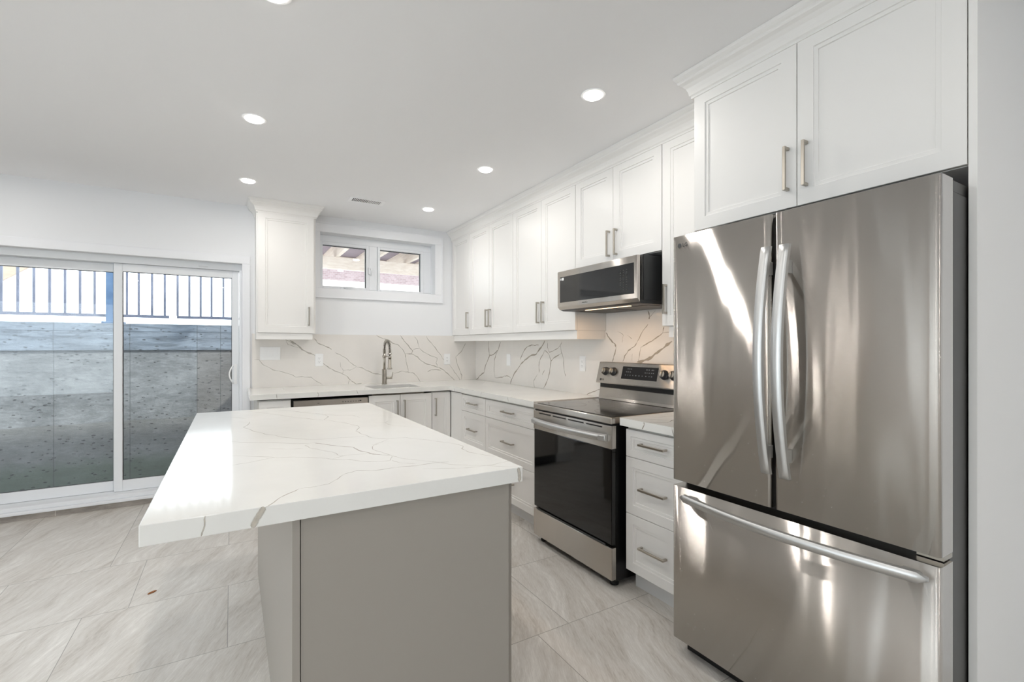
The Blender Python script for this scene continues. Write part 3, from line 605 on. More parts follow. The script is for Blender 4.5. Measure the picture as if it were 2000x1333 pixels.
# ---- base run on the right
BX = 1.835; BZ0, BZ1 = .112, .876; BD = WX - BX - .001
DR = [(.723, BZ1 - .004), (.419, .723), (BZ0, .419)]
def drawers(W, lab, loc_, x0=0, ins=.05, W2=None):
    c = (x0 + W) / 2
    fr = []
    for i, (a, b) in enumerate(DR):
        fr.append(('drawer', x0, W, a, b, (c, (.805, .572, .268)[i], False), (.036 if i == 0 else .05)))
    return cabinet('drawer_cabinet', lab, 'cabinet', loc_, RX, W, BD, BZ0, BZ1 + .002, fr, 'white drawer cabinets', toe=True)
drawers(.472, 'narrow white three-drawer base cabinet nearest the inner corner', (BX, 4.004, 0))
drawers(.776, 'wide white three-drawer base cabinet immediately left of the range', (BX, 3.531, 0))
t = drawers(.398, 'white three-drawer base cabinet between range and refrigerator', (BX, 1.886, 0))
FYB = 4.26; BDY = WY - FYB - .001
tag(box(BX + .001, BX + .02, 4.006, FYB - .001, BZ0, BZ1).build('corner_filler', M['cab']), 'plain white filler panel in the inner corner of the base cabinets', 'panel')
cabinet('base_cabinet', 'white base cabinet at the left end of the counter, beside the dishwasher', 'cabinet', (.175, FYB, 0), 0, .245, BDY, BZ0, BZ1 + .002, [('door', 0.012, .243, BZ0, BZ1 - .004, None, .05)], 'white base cabinets', toe=True)
cabinet('sink_cabinet', 'white two-door base cabinet under the sink', 'cabinet', (1.048, FYB, 0), 0, .592, BDY, BZ0, .70, [('door', 0, .286, BZ0, BZ1 - .004, (.255, .735, True)), ('door', .286, .592, BZ0, BZ1 - .004, (.322, .735, True))], 'white base cabinets', toe=True)
cabinet('base_cabinet', 'narrow white one-door base cabinet right of the sink doors', 'cabinet', (1.642, FYB, 0), 0, .190, BDY, BZ0, BZ1 + .002, [('door', 0, .190, BZ0, BZ1 - .004, (.032, .735, True), .045)], 'white base cabinets', toe=True)
# ---- dishwasher
t = thing('dishwasher', 'stainless steel dishwasher under the counter, left of the sink cabinet', 'dishwasher', (.422, FYB, 0))
box(.004, .620, .02, .60, .02, .866).build('dishwasher_body', M['black'], t)
box(.016, .618, -.004, .019, .808, .862).build('control_strip', M['steelx'], t, bevel=.002)
box(.016, .618, -.004, .019, .112, .798).build('dishwasher_door', M['steelx'], t, bevel=.003)
m_ = MB()
for i in range(7): m_.box(.400 + .022 * i, .410 + .022 * i, -.0048, -.004, .832, .838)
m_.build('button_marks', M['mark'], t); box(.545, .560, -.0052, -.0038, .834, .842).build('power_button', M['black'], t); box(.2, .215, -.0048, -.0038, .832, .836).build('maker_mark', M['mark'], t)

# ================================================================ QUARTZ
Z0, Z1 = .889, .93
sx0, sx1, sy0, sy1 = 1.10, 1.553, 4.31, 4.655
mb = MB(); CF = 1.807; CY = 4.228
for r in ((.122, sx0, CY, 4.9195), (sx0, sx1, CY, sy0), (sx0, sx1, sy1, 4.9195), (sx1, 2.4295, CY, 4.9195), (CF, 2.4295, 2.749, CY)):
    mb.box(r[0], r[1], r[2], r[3], Z0, Z1)
VK = [(.004, [(.30, 4.228), (.42, 4.45), (.38, 4.9)]), (.003, [(.62, 4.228), (.72, 4.5), (.9, 4.7), (.95, 4.91)]), (.003, [(.95, 4.228), (1.02, 4.3), (1.08, 4.45)]), (.004, [(1.807, 3.55), (1.9, 3.6), (2.05, 3.5), (2.3, 3.62)]), (.003, [(1.807, 3.1), (2.0, 3.15), (2.2, 3.0), (2.42, 3.05)]), (.003, [(1.807, 4.05), (1.95, 4.2), (2.2, 4.3), (2.4, 4.6)])]
ribbons(mb, VK, lambda u, v, h: (u, v, Z1 + h), .0002, 1)
VF = [(.004, [(.62, Z0 + .001), (.625, .91), (.618, .929)]), (.004, [(.315, Z0 + .001), (.31, .93)]), (.003, [(.95, Z0 + .001), (.935, .93)])]
ribbons(mb, VF, lambda u, v, h: (u, CY - h, v), .0002, 1)
ribbons(mb, [(.004, [(3.56, Z0 + .001), (3.55, .93)]), (.004, [(3.1, Z0 + .001), (3.11, .93)]), (.004, [(4.1, Z0 + .001), (4.12, .93)])], lambda u, v, h: (CF - h, u, v), .0002, 1)
o = mb.build('worktop', [M['quartz'], M['veinB']], fixn=True)
tag(o, 'L-shaped white veined quartz worktop along the back wall and right-hand run', 'countertop')
mb = box(CF, 2.4295, 1.488, 1.902, Z0, Z1)
ribbons(mb, [(.006, [(1.807, 1.72), (1.9, 1.66), (2.0, 1.7), (2.1, 1.62), (2.4, 1.6)]), (.004, [(1.9, 1.9), (2.0, 1.8), (2.2, 1.76), (2.42, 1.8)]), (.004, [(1.87, 1.8), (1.95, 1.72), (2.1, 1.55), (2.2, 1.49)]), (.004, [(2.1, 1.9), (2.15, 1.7), (2.42, 1.68)])], lambda u, v, h: (u, v, Z1 + h), .0002, 1)
ribbons(mb, [(.006, [(1.728, .929), (1.726, .915), (1.742, Z0 + .001)]), (.004, [(1.55, .93), (1.54, .89)])], lambda u, v, h: (CF - h, u, v), .0002, 1)
tag(mb.build('worktop', [M['quartz'], M['veinR']]), 'short white quartz worktop between range and refrigerator', 'countertop')
mb = box(.16, WX, 4.9205, WY - .0008, Z0, U0 - .002); ribbons(mb, VB, lambda u, v, h: (u, 4.9205 - h, v), .0002, 1)
tag(mb.build('backsplash', [M['splash'], M['veinB']]), 'white veined quartz backsplash slab behind the faucet on the back wall', 'backsplash')
mb = MB(); mb.box(2.4305, WX - .0008, 1.2, 4.919, Z0, U0 - .002); mb.box(2.4305, WX - .0008, 1.909, 2.706, U0 - .002, 1.60)
ribbons(mb, VR, lambda u, v, h: (2.4305 - h, u, v), .0002, 1)
tag(mb.build('backsplash', [M['splash'], M['veinR']]), 'white veined quartz backsplash slab on the right wall behind the range', 'backsplash')

# ---- island
t = thing('kitchen_island', 'grey painted kitchen island base under the large quartz top', 'island', (.131, 1.306, 0))
box(.004, .640, .022, 1.80, 0.001, .8815).build('island_body', M['island'], t)
box(.0, .0185, .0, 1.805, 0.001, .8815).build('side_panel', M['island'], t, bevel=.001)
box(.0205, .634, .003, .0215, 0.001, .8815).build('end_panel', M['island'], t, bevel=.001)
for i in range(3):
    f = front_mesh(.01 + .59 * i, .59 + .59 * i, .11, .87).build('door', M['island'], t); f.rotation_euler = (0, 0, PI / 2); f.location = (.6605, .02, 0)
    handle(f, .50 + .59 * i, .75, True)
mb = MB()
iz0, iz1 = .882, .93; ix0, ix1, iy0, iy1 = -.1735, .8065, 1.291, 3.276
mb.box(ix0, ix1, iy0, iy1, iz0, iz1)
mb2 = MB(); ribbons(mb2, VI, lambda u, v, h: (u, v, iz1 + h), .0002, 0)
top = mb.build('island_top', [M['quartz'], M['veinI']])
bm = bmesh.new(); bm.from_mesh(top.data); bmesh.ops.bevel(bm, geom=[e for e in bm.edges], offset=.0022, segments=2, affect='EDGES', profile=.5)
for f in bm.faces: f.smooth = False
bm.to_mesh(top.data); bm.free()
ribbons(mb2, [(.017, [(.0685, iz1 - .0015), (.060, .915), (.050, .900), (.043, iz0 + .001)]), (.004, [(-.052, .929), (-.055, .90), (-.06, .884)]), (.014, [(.790, .929), (.793, .91), (.792, .884)])], lambda u, v, h: (u, iy0 - h, v), .0002, 0, jit=.03)
vt = mb2.build('veins_tmp', [M['veinI']])
bm = bmesh.new(); bm.from_mesh(top.data); uvl = bm.loops.layers.uv.new('UVMap'); n0 = len(bm.faces); bm.from_mesh(vt.data); bm.faces.ensure_lookup_table()
for f in list(bm.faces)[n0:]: f.material_index = 1
bm.to_mesh(top.data); bm.free(); bpy.data.objects.remove(vt)
tag(top, 'large rectangular white veined quartz top on the grey island', 'countertop')

# ================================================================ REFRIGERATOR  (local: x along the front, y into the wall, origin front-left foot)
FX, FYL = 1.64, 1.404
t = thing('refrigerator', 'stainless steel french-door refrigerator with bottom freezer drawer', 'refrigerator', (FX, FYL, 0), RX)
FW = .900
m_ = MB(); m_.box(.012, FW - .014, .105, .77, .05, 1.762)
m_.build('fridge_body', M['graypaint'], t, bevel=.004)
box(.02, FW - .02, .07, .105, .065, 1.755).build('door_gasket', M['black'], t)
box(.03, FW - .03, .06, .12, .004, .062).build('base_grille', M['black'], t)
def slabdoor(x0, x1, z0, z1, nm, par=t, D=.082, cr=.012):
    """door skin: gently domed stainless front with rolled edges"""
    m_ = MB(); nx, nz = 24, 4
    prof = []
    for k in range(5): a = PI / 2 * k / 4; prof.append((x0 + cr - cr * math.cos(a), cr - cr * math.sin(a)))
    for k in range(1, nx): prof.append((x0 + cr + (x1 - x0 - 2 * cr) * k / nx, 0))
    for k in range(5): a = PI / 2 * (1 - k / 4); prof.append((x1 - cr + cr * math.cos(a), cr - cr * math.sin(a)))
    prof.append((x1, D)); prof.append((x0, D)); n = len(prof)
    m_.v += [(p[0], p[1], z0) for p in prof] + [(p[0], p[1], z1) for p in prof]
    for k in range(n):
        k2 = (k + 1) % n; m_.f.append((k, k2, n + k2, n + k)); m_.m.append(0)
        if k < n - 3: m_.smooth.add(len(m_.f) - 1)
    m_.f.append(tuple(range(n))); m_.m.append(0); m_.f.append(tuple(n + k for k in range(n))); m_.m.append(0)
    return m_.build(nm, M['fridge'], par)
YS = FYL - .9565
dL = slabdoor(0, .4345, .746, 1.786, 'door'); dR = slabdoor(.4455, FW, .746, 1.786, 'door'); dF = slabdoor(0, FW, .068, .720, 'freezer_drawer')
box(.4345, .4455, .03, .07, .75, 1.78).build('centre_seal', M['black'], t)
def strap(par, xc, wd, z0, z1, bow, y_end, nm='handle'):
    m_ = MB(); N = 28; th = .011
    for i in range(N):
        for s in (0, 1): pass
    pts = []
    for i in range(N + 1):
        s = i / N; z = z0 + (z1 - z0) * s; y = y_end - bow * math.sin(PI * s) ** .9
        pts.append((y, z))
    for (y, z) in pts:
        m_.v += [(xc - wd / 2, y + th, z), (xc - wd / 2 + .002, y, z), (xc + wd / 2 - .002, y, z), (xc + wd / 2, y + th, z)]
    for i in range(N):
        b = 4 * i
        for k in range(4): m_.f.append((b + k, b + (k + 1) % 4, b + 4 + (k + 1) % 4, b + 4 + k)); m_.m.append(0); m_.smooth.add(len(m_.f) - 1) if k == 1 else None
    m_.f.append((0, 1, 2, 3)); m_.m.append(0); e = 4 * N; m_.f.append((e, e + 1, e + 2, e + 3)); m_.m.append(0)
    for zz in (z0 + .075, z1 - .075):
        m_.box(xc - wd * .22, xc + wd * .22, y_end - .008, -.0005, zz - .022, zz + .022)
    o = m_.build(nm, M['handle'], par, label='bowed satin steel handle'); return o
strap(dL, FYL - .970, .036, .872, 1.666, .050, -.034)
strap(dR, FYL - .905, .038, .868, 1.664, .050, -.034)
# freezer handle, horizontal
m_ = MB(); N = 36; a0, a1 = FYL - 1.338, FYL - .522; zc, hh = .688, .017
ring = []
for i in range(N + 1):
    s = i / N; x = a0 + (a1 - a0) * s; y = -.034 - .050 * math.sin(PI * s) ** .9
    e = min(1, (min(s, 1 - s) * (a1 - a0) + .0006) / .012); h2 = hh * math.sqrt(1 - (1 - e) ** 2) if e < 1 else hh
    h2 = max(h2, .004)
    b = len(m_.v); m_.v += [(x, y + .011, zc - h2), (x, y, zc - h2 + .002), (x, y, zc + h2 - .002), (x, y + .011, zc + h2)]
for i in range(N):
    b = 4 * i
    for k in range(4): m_.f.append((b + k, b + (k + 1) % 4, b + 4 + (k + 1) % 4, b + 4 + k)); m_.m.append(0); m_.smooth.add(len(m_.f) - 1) if k == 1 else None
m_.f.append((0, 1, 2, 3)); m_.m.append(0); m_.f.append((4 * N, 4 * N + 1, 4 * N + 2, 4 * N + 3)); m_.m.append(0)
for xx in (a0 + .045, a1 - .045): m_.box(xx - .02, xx + .02, -.036, -.0005, zc - .008, zc + .008)
m_.build('handle', M['handle'], dF, label='bowed satin steel handle')
# hinge covers, hinge and maker's mark
box(FW - .045, FW - .018, .083, .119, 1.745, 1.776).build('hinge_pin_block', M['graypaint'], t, bevel=.002)
box(FW - .11, FW - .018, .12, .32, 1.7625, 1.798).build('hinge_cover', M['graypaint'], t, bevel=.003)
box(.008, .11, .12, .32, 1.7625, 1.798).build('hinge_cover', M['graypaint'], t, bevel=.003)
box(FW - .07, FW - .009, .05, .11, .7225, .735).build('hinge_bracket', M['nickel'], t)
lg = MB()
def disc(m_, x, z, r, y, n=28, mi=0): m_.quad([(x + r * math.cos(2 * PI * k / n), y, z + r * math.sin(2 * PI * k / n)) for k in range(n)], mi)
def logo(par, px_, pz_, py_, s, tl=0):
    x = z = y = 0
    m_ = MB(); disc(m_, x, z, s, y)
    o = m_.build('maker_badge', M['mark'], par, fixn=False); o.location = (px_, py_, pz_); o.rotation_euler = (-tl, 0, 0)
    m2 = MB(); r = s * .72
    for a in range(0, 15):   # thin ring and bracket inside the disc
        a0_, a1_ = math.radians(20 + a * 20), math.radians(40 + a * 20)
        m2.quad([(x + r * math.cos(a0_), y - .0003, z + r * math.sin(a0_)), (x + r * math.cos(a1_), y - .0003, z + r * math.sin(a1_)), (x + r * .86 * math.cos(a1_), y - .0003, z + r * .86 * math.sin(a1_)), (x + r * .86 * math.cos(a0_), y - .0003, z + r * .86 * math.sin(a0_))])
    m2.quad([(x - s * .05, y - .0003, z - s * .38), (x + s * .05, y - .0003, z - s * .38), (x + s * .05, y - .0003, z + s * .38), (x - s * .05, y - .0003, z + s * .38)])
    m2.quad([(x, y - .0003, z - s * .38), (x + s * .3, y - .0003, z - s * .38), (x + s * .3, y - .0003, z - s * .28), (x, y - .0003, z - s * .28)])
    disc(m2, x - s * .3, z + s * .28, s * .1, y - .0003, 8)
    m2.build('badge_lines', M['icon'], o, fixn=False)
    text('maker_letters', 'LG', s * 2.2, par, (px_ + s * 2.9, py_ + .0002, pz_), (PI / 2 - tl, 0, 0), M['mark'], .0002)
logo(dL, FYL - 1.366, 1.745, -.0006, .0095)

# ================================================================ RANGE
RXF = 1.765; RY = 2.688; RW = .768
t = thing('range', 'stainless steel electric range with black oven window and back control panel', 'stove', (RXF, RY, 0), RX)
m_ = MB(); m_.box(.004, RW - .004, .036, .60, .035, .892)
m_.build('range_body', M['black'], t)
m_ = MB(); m_.box(0, RW, -.002, .595, .893, .9285)
o = m_.build('cooktop_frame', M['steel'], t, bevel=.006, seg=3)
g = box(.016, RW - .016, .022, .555, .9286, .9315).build('glass_cooktop', M['cooktop'], t, bevel=.001)
m_ = MB()
for (cx, cy, r) in ((.20, .16, .105), (.57, .16, .085), (.20, .41, .075), (.57, .41, .105), (.385, .30, .05)):
    for k in range(40):
        a0_, a1_ = 2 * PI * k / 40, 2 * PI * (k + 1) / 40
        m_.quad([(cx + r * math.cos(a0_), cy + r * math.sin(a0_), .9317), (cx + r * math.cos(a1_), cy + r * math.sin(a1_), .9317), (cx + (r - .0015) * math.cos(a1_), cy + (r - .0015) * math.sin(a1_), .9317), (cx + (r - .0015) * math.cos(a0_), cy + (r - .0015) * math.sin(a0_), .9317)])
m_.build('burner_rings', M['darkgray'], g, fixn=False)
d = MB().box(.004, RW - .004, .003, .034, .238, .7575).build('oven_door', M['ovenglass'], t, bevel=.003)
m_ = MB(); m_.box(0, RW, 0, .034, .758, .884); o = m_.build('door_band', M['steel'], d, bevel=.003)
m_ = MB()
for x0, x1 in ((.07, .20), (.225, .36), (.385, .53), (.555, .69)): m_.box(x0, x1, -.0012, .0, .866, .873)
m_.build('vent_slots', M['black'], o)
box(.005, RW - .005, .010, .036, .885, .892).build('gap_strip', M['black'], t)
m_ = MB(); N = 30; x0, x1 = .012, RW - .035
for i in range(N + 1):
    s = i / N; x = x0 + (x1 - x0) * s; y = -.018 - .036 * math.sin(PI * s) ** .7; m_.v += [(x, y + .016, .795), (x, y, .799), (x, y, .829), (x, y + .016, .834)]
for i in range(N):
    b = 4 * i
    for k in range(4): m_.f.append((b + k, b + (k + 1) % 4, b + 4 + (k + 1) % 4, b + 4 + k)); m_.m.append(0); m_.smooth.add(len(m_.f) - 1) if k == 1 else None
m_.f.append((0, 1, 2, 3)); m_.m.append(0); m_.f.append((4 * N, 4 * N + 1, 4 * N + 2, 4 * N + 3)); m_.m.append(0)
for xx in (x0 + .025, x1 - .025): m_.box(xx - .02, xx + .02, -.03, -.0003, .803, .826)
m_.build('door_handle', M['handle'], d, label='bowed satin steel oven handle')
box(.0, RW, .0, .034, .045, .2205).build('storage_drawer', M['steel'], t, bevel=.004)
box(.05, RW - .05, -.004, .002, .2245, .232).build('drawer_lip', M['darkgray'], t, bevel=.001)
for xx in (.045, RW - .045):
    for yy in (.06, .52): MB().tube([(xx, yy, .001), (xx, yy, .012), (xx, yy, .036)], [.024, .024, .016], 16).build('foot', M['rubber'], t)
# backguard: leaning control panel over a recessed lower riser
m_ = MB(); m_.prism([(.545, .9287), (.585, .9287), (.585, .955), (.615, 1.04), (.655, 1.04), (.655, .9287)], .0, RW, 'x'); m_.v = [(x, y, z) for x, y, z in m_.v]
m_.v = []; m_.f = []; m_.m = []
m_.prism([(.572, .932), (.578, .95), (.590, 1.03), (.598, 1.045), (.645, 1.045), (.645, .932)], .003, RW - .003, 'x')
bgp = m_.build('riser', M['steel'], t, bevel=.002)
box(.012, RW - .012, .583, .60, 1.016, 1.0445).build('vent_gap', M['black'], bgp)
m_ = MB(); m_.prism([(.552, 1.048), (.552, 1.056), (.588, 1.196), (.594, 1.201), (.645, 1.201), (.645, 1.056), (.60, 1.056)], 0, RW, 'x')
cp = m_.build('control_panel', M['steel'], t, bevel=.002)
tilt = math.atan2(.036, .140)
def on_panel(z): return .552 + (z - 1.056) * .036 / .140
def flat(m_, x0, x1, za, zb, lift, mi=0):
    m_.quad([(x0, on_panel(za) - lift, za), (x1, on_panel(za) - lift, za), (x1, on_panel(zb) - lift, zb), (x0, on_panel(zb) - lift, zb)], mi)
m_ = MB(); X0, X1, A, B_ = .252, .568, 1.092, 1.176
m_.prism([(on_panel(A) - .0022, A), (on_panel(B_) - .0022, B_), (on_panel(B_) + .001, B_), (on_panel(A) + .001, A)], X0, X1, 'x')
disp = m_.build('display', M['dispglass'], cp)
m_ = MB(); rnd = random.Random(5)
for zz, xs in ((1.160, (.30, .315, .33, .47, .49, .515, .53)), (1.140, (.29, .305, .325, .46, .478, .495, .515, .53)), (1.118, (.285, .31, .33, .355, .38, .41, .44, .47, .50, .52))):
    for x in xs: flat(m_, x, x + rnd.uniform(.006, .012), zz - .003, zz + .003, .0026)
m_.build('display_icons', M['icon'], disp, fixn=False)
for x in (.085, .165, .625, .700):
    z = 1.135; y = on_panel(z); ax = Vector((0, -math.cos(tilt), math.sin(tilt)))
    c = Vector((x, y, z))
    kn = MB().tube([c + ax * .0005, c + ax * .004, c + ax * .0041, c + ax * .024, c + ax * .027], [.031, .031, .026, .0245, .022], 28).build('knob', M['darkgray'], cp)
    m2 = MB(); m2.tube([c + ax * .0271, c + ax * .0285], [.020, .019], 24); b0 = c + ax * .031
    u = Vector((0, math.sin(tilt), math.cos(tilt)))
    m2.tube([b0 - u * .019, b0 + u * .019], .005, 8); m2.build('knob_cap', M['nickel'], kn)
logo(cp, .045, 1.075, on_panel(1.075) - .0008, .0085, tilt)

# ================================================================ MICROWAVE
MX = 1.98; MY = 2.706; MW = .763
t = thing('microwave', 'stainless steel over-the-range microwave with black glass door', 'microwave', (MX, MY, 0), RX)
m_ = MB(); m_.box(.006, MW - .012, .052, .445, 1.585, 1.846)
m_.build('microwave_body', M['darkgray'], t, bevel=.002)
m_ = MB(); m_.box(.014, MW - .02, .022, .052, 1.590, 1.835)
m_.build('door_gap', M['black'], t)
box(.006, MW - .012, .046, .060, 1.578, 1.840).build('front_flange', M['graypaint'], t)
m_ = MB(); m_.prism([(0, 1.590), (0, 1.836), (.003, 1.838), (.022, 1.838), (.022, 1.572), (.020, 1.570)], 0, MW, 'x')
dm = m_.build('microwave_door', M['steel'], t, bevel=.0015)
pg = box(.030, MW - .028, -.002, .001, 1.620, 1.797).build('glass_panel', M['blackglass'], dm, bevel=.0008)
m_ = MB(); rnd = random.Random(2)
for r in range(9):
    for x in (.625, .650, .675): m_.quad([(x, -.0024, 1.645 + r * .0145), (x + .010, -.0024, 1.645 + r * .0145), (x + .010, -.0024, 1.650 + r * .0145), (x, -.0024, 1.650 + r * .0145)])
m_.build('keypad_marks', M['slot'], pg, fixn=False)
m_ = MB(); m_.quad([(.055, -.0025, 1.772), (.075, -.0025, 1.772), (.075, -.0025, 1.790), (.055, -.0025, 1.790)])
for k in range(3): m_.quad([(.033, -.0025, 1.775 + .005 * k), (.052, -.0025, 1.775 + .005 * k), (.052, -.0025, 1.778 + .005 * k), (.033, -.0025, 1.778 + .005 * k)])
m_.build('sticker', M['sticker'], pg, fixn=False, label='small white sticker at the corner of the door glass')
m_ = MB(); rnd = random.Random(8); x = .270
for k in range(9):
    h_ = rnd.choice((.005, .007, .010)); m_.quad([(x, -.0006, 1.600), (x + .0035, -.0006, 1.600), (x + .0035, -.0006, 1.600 + h_), (x, -.0006, 1.600 + h_)]); x += .0065
m_.build('maker_mark', M['graypaint'], dm, fixn=False)
m_ = MB(); m_.prism([(.024, 1.570), (.046, 1.563), (.445, 1.563), (.445, 1.584), (.024, 1.584)], .004, MW - .008, 'x')
ub = m_.build('hood_underside', M['darkgray'], t, bevel=.001)
m_ = MB(); m_.box(.06, .36, .15, .40, 1.5605, 1.5632); m_.box(.40, .70, .15, .40, 1.5605, 1.5632)
m_.build('grease_filter', M['darkgray'], ub)
box(.18, .60, .100, .116, 1.5600, 1.5632).build('hood_lamp', M['warm'], ub)
hl = bpy.data.lights.new('hood_light', 'AREA'); hl.shape = 'RECTANGLE'; hl.size = .42; hl.size_y = .03; hl.energy = 1.6; hl.color = (1, .66, .38)
ho = bpy.data.objects.new('hood_light', hl); COL.objects.link(ho); ho.parent = ub; ho.location = (.39, .11, 1.558)

# ================================================================ SINK, FAUCET
t = thing('sink', 'undermount stainless steel sink set in the back counter', 'sink', ((sx0 + sx1) / 2, (sy0 + sy1) / 2, .888))
hx, hy = (sx1 - sx0) / 2 + .006, (sy1 - sy0) / 2 + .006
m_ = MB(); z0 = -.165
for a in ((-hx - .012, -hx), (hx, hx + .012)): m_.box(a[0], a[1], -hy - .012, hy + .012, z0, 0)
for a in ((-hy - .012, -hy), (hy, hy + .012)): m_.box(-hx, hx, a[0], a[1], z0, 0)
m_.box(-hx - .012, hx + .012, -hy - .012, hy + .012, z0 - .004, z0)
m_.build('basin', M['steelx'], t)
MB().tube([(0, .05, z0 + .0005), (0, .05, z0 + .003)], .045, 24).build('drain', M['nickel'], t)
fx, fy = 1.333, 4.785
t = thing('faucet', 'brushed nickel spring-neck kitchen faucet behind the sink', 'faucet', (fx, fy, .9305))
MB().tube([(0, 0, 0), (0, 0, .004), (0, 0, .0041), (0, 0, .150)], [.027, .027, .0225, .0225], 24).build('faucet_body', M['nickel'], t)
MB().tube([(0, 0, .150), (0, 0, .318)], .0125, 16).build('riser_pipe', M['nickel'], t)
m_ = MB(); m_.tube([(0, 0, .270), (0, 0, .292)], .019, 18); m_.tube([(0, -.01, .281), (0, -.105, .281), (0, -.185, .275)], .005, 8); m_.tube([(0, -.19, .262), (0, -.19, .288)], .018, 16)
m_.build('spray_holder', M['nickel'], t)
arc = []
for i in range(40):
    s = i / 39
    if s < .2: p = (0, 0, .318 + s / .2 * .035)
    elif s < .85: a = PI * (s - .2) / .65; p = (0, -.095 + .095 * math.cos(a), .353 + .085 * math.sin(a))
    else: p = (0, -.19, .353 - (s - .85) / .15 * .045)
    arc.append(Vector(p))
def spiral(path, R, turns, n):
    pts = []; m = len(path) - 1
    for i in range(n + 1):
        f = i / n * m; k = min(int(f), m - 1); p = path[k].lerp(path[k + 1], f - k)
        tt = (path[k + 1] - path[k]).normalized(); u = Vector((1, 0, 0)); v = tt.cross(u); a = 2 * PI * turns * i / n
        pts.append(p + (u * math.cos(a) + v * math.sin(a)) * R)
    return pts
MB().tube(spiral(arc, .0135, 26, 520), .0027, 6).build('spring', M['nickel'], t)
MB().tube(arc + [Vector((0, -.19, .25))], .0055, 10).build('hose', M['black'], t)
m_ = MB(); m_.tube([(0, -.19, .318), (0, -.19, .300)], .017, 16); m_.build('spring_collar', M['nickel'], t)
MB().tube([(0, -.19, .262), (0, -.19, .255), (0, -.19, .175), (0, -.19, .168), (0, -.19, .158)], [.011, .0155, .0165, .024, .024], 20).build('spray_head', M['nickel'], t)
m_ = MB(); m_.tube([(.02, -.004, .060), (.075, -.012, .060)], .012, 14); m_.tube([(.073, -.012, .066), (.084, -.014, .118)], .005, 10)
m_.build('lever', M['nickel'], t)

# ================================================================ SOCKETS AND SWITCHES
def outlet(label, loc_, rz, gfci=False, gang=1, typ='socket', group=None):
    w_ = .074 + (gang - 1) * .048; t = thing('wall_outlet' if typ == 'socket' else 'light_switch', label, 'outlet' if typ == 'socket' else 'light switch', loc_, rz, group)
    box(-w_ / 2, w_ / 2, -.006, -.0002, -.061, .061).build('cover_plate', M['plastic'], t, bevel=.002)
    for g_ in range(gang):
        cx = (g_ - (gang - 1) / 2) * .047
        if typ == 'socket':
            b = box(cx - .017, cx + .017, -.0085, -.006, -.034, .034).build('socket_face', M['plastic'], t, bevel=.0015)
            m_ = MB()
            for s in (-1, 1):
                zc_ = s * .017
                m_.box(cx - .0075, cx - .0055, -.0089, -.0085, zc_ - .002, zc_ + .007); m_.box(cx + .0055, cx + .0075, -.0089, -.0085, zc_ - .001, zc_ + .006)
                m_.box(cx - .002, cx + .002, -.0089, -.0085, zc_ - .010, zc_ - .006)
            m_.build('slots', M['slot'], b)
        else:
            b = MB(); b.prism([(-.006, -.034), (-.010, -.034), (-.0075, .034), (-.006, .034)], cx - .0165, cx + .0165, 'x')
            b.build('rocker', M['plastic'], t, bevel=.0008)
    return t
by = 4.9203
outlet('white three-gang switch plate under the wall cabinet beside the sliding door', (.309, by, 1.247), 0, gang=3, typ='switch')
outlet('white double socket on the back splash, between the switch plate and the faucet', (.734, by, 1.180), 0)
outlet('white double socket on the back splash, right of the faucet', (2.073, by, 1.168), 0)
rxw = 2.4302
outlet('white single-gang switch on the right-hand splash, nearest the corner', (rxw, 4.16, 1.175), RX, typ='switch')
outlet('white double socket on the right-hand splash, left of the range', (rxw, 2.978, 1.175), RX)

# ================================================================ CEILING
def pot(x, y, label, seen=True):
    t = thing('ceiling_light', label, 'ceiling light', (x, y, CZ), 0, 'recessed ceiling lights')
    m_ = MB(); n = 36; pr_ = [(.062, -.0002), (.061, -.004), (.050, -.0045), (.047, -.002)]
    for k in range(n):
        a0_, a1_ = 2 * PI * k / n, 2 * PI * (k + 1) / n
        for (r0, q0), (r1, q1) in zip(pr_, pr_[1:]):
            m_.quad([(r0 * math.cos(a0_), r0 * math.sin(a0_), q0), (r0 * math.cos(a1_), r0 * math.sin(a1_), q0), (r1 * math.cos(a1_), r1 * math.sin(a1_), q1), (r1 * math.cos(a0_), r1 * math.sin(a0_), q1)], 0, sm=True)
    m_.build('trim_ring', M['plastic'], t, fixn=False)
    m_ = MB()
    for k in range(n):
        a0_, a1_ = 2 * PI * k / n, 2 * PI * (k + 1) / n
        for (r0, q0), (r1, q1) in (((.0475, -.003), (.043, -.011)), ((.043, -.011), (.028, -.015)), ((.028, -.015), (.0, -.0165))):
            m_.quad([(r0 * math.cos(a0_), r0 * math.sin(a0_), q0), (r0 * math.cos(a1_), r0 * math.sin(a1_), q0), (r1 * math.cos(a1_), r1 * math.sin(a1_), q1), (r1 * math.cos(a0_), r1 * math.sin(a0_), q1)], 0, sm=True)
    m_.build('lens', M['lens'], t)
    l = bpy.data.lights.new('pot_light', 'AREA'); l.shape = 'DISK'; l.size = .09; l.energy = POT; l.color = (1, .965, .92)
    lo = bpy.data.objects.new('pot_light', l); COL.objects.link(lo); lo.parent = t; lo.location = (0, 0, -.019)
    return t
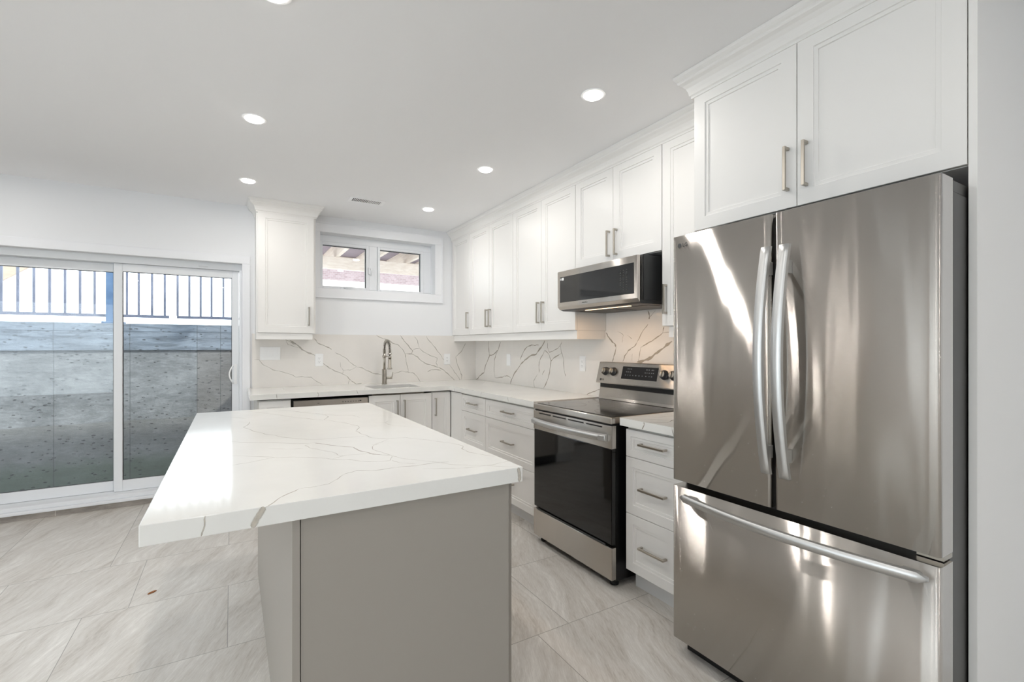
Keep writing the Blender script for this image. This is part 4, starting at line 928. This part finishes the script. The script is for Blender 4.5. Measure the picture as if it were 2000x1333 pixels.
for x, y, lb in ((.109, 3.015, 'recessed ceiling light above the middle of the island top, left row'), (.109, 4.17, 'recessed ceiling light nearest the sliding door, left row'),
              (1.576, 3.03, 'recessed ceiling light in front of the microwave, middle of the right row'), (1.576, 4.185, 'recessed ceiling light nearest the high window, far end of right row'),
              (1.578, 1.852, 'large-looking recessed ceiling light nearest the refrigerator crown moulding'), (.13, 1.90, 'recessed ceiling light cut by the top edge of the picture')):
    pot(x, y, lb)
for x, y in ((.11, .5), (1.3, -.6), (-.2, -1.9), (-1.6, 4.17), (-1.6, 2.4), (-1.6, .6), (-1.6, -1.5), (-3.4, 3.6), (-3.4, 1.4), (-3.4, -.9), (1.3, -2.6), (-4.9, 2.6), (-4.9, .2)):  # unseen lights, added as ambient fill
    pot(x, y, 'added recessed fill light in the unseen part of the room outside the picture')
t = thing('ceiling_vent', 'white slotted air vent in the ceiling in front of the high window', 'vent', (1.023, 4.23, CZ))
m_ = MB(); a, b_ = .152, .07
m_.box(-a, a, -b_, -.048, -.006, -.0003); m_.box(-a, a, .048, b_, -.006, -.0003); m_.box(-a, -.122, -.048, .048, -.006, -.0003); m_.box(.122, a, -.048, .048, -.006, -.0003)
m_.build('vent_frame', M['plastic'], t, bevel=.0015)
box(-.122, .122, -.048, .048, -.0012, -.0004).build('duct_opening', M['black'], t)
m_ = MB()
for k in range(18):
    x = -.113 + k * .01325; m_.prism([(x, -.0058), (x + (.008 if k > 8 else .0055), -.0058), (x + (.009 if k > 8 else .0065), -.0045), (x + .001, -.0045)], -.047, .047, 'y')
m_.v = [v for v in m_.v]
sl = m_.build('slats', M['plastic'], t)
# small scrap on the floor
m_ = MB(); rnd = random.Random(4)
P_ = [(-.020, -.004), (-.006, .008), (.016, .009), (.024, .002), (.006, -.007)]
m_.prism([(x, y) for x, y in P_], 0, .004, 'z')
o = m_.build('leaf_scrap', mat('dry_leaf', (150, 96, 52), .8)); o.location = (-.367, 3.148, .0008); o.rotation_euler = (0, 0, .5)
tag(o, 'tiny brown leaf scrap on the floor tiles left of the island', 'leaf')
# bracket of a curtain rod just inside the left edge of the picture
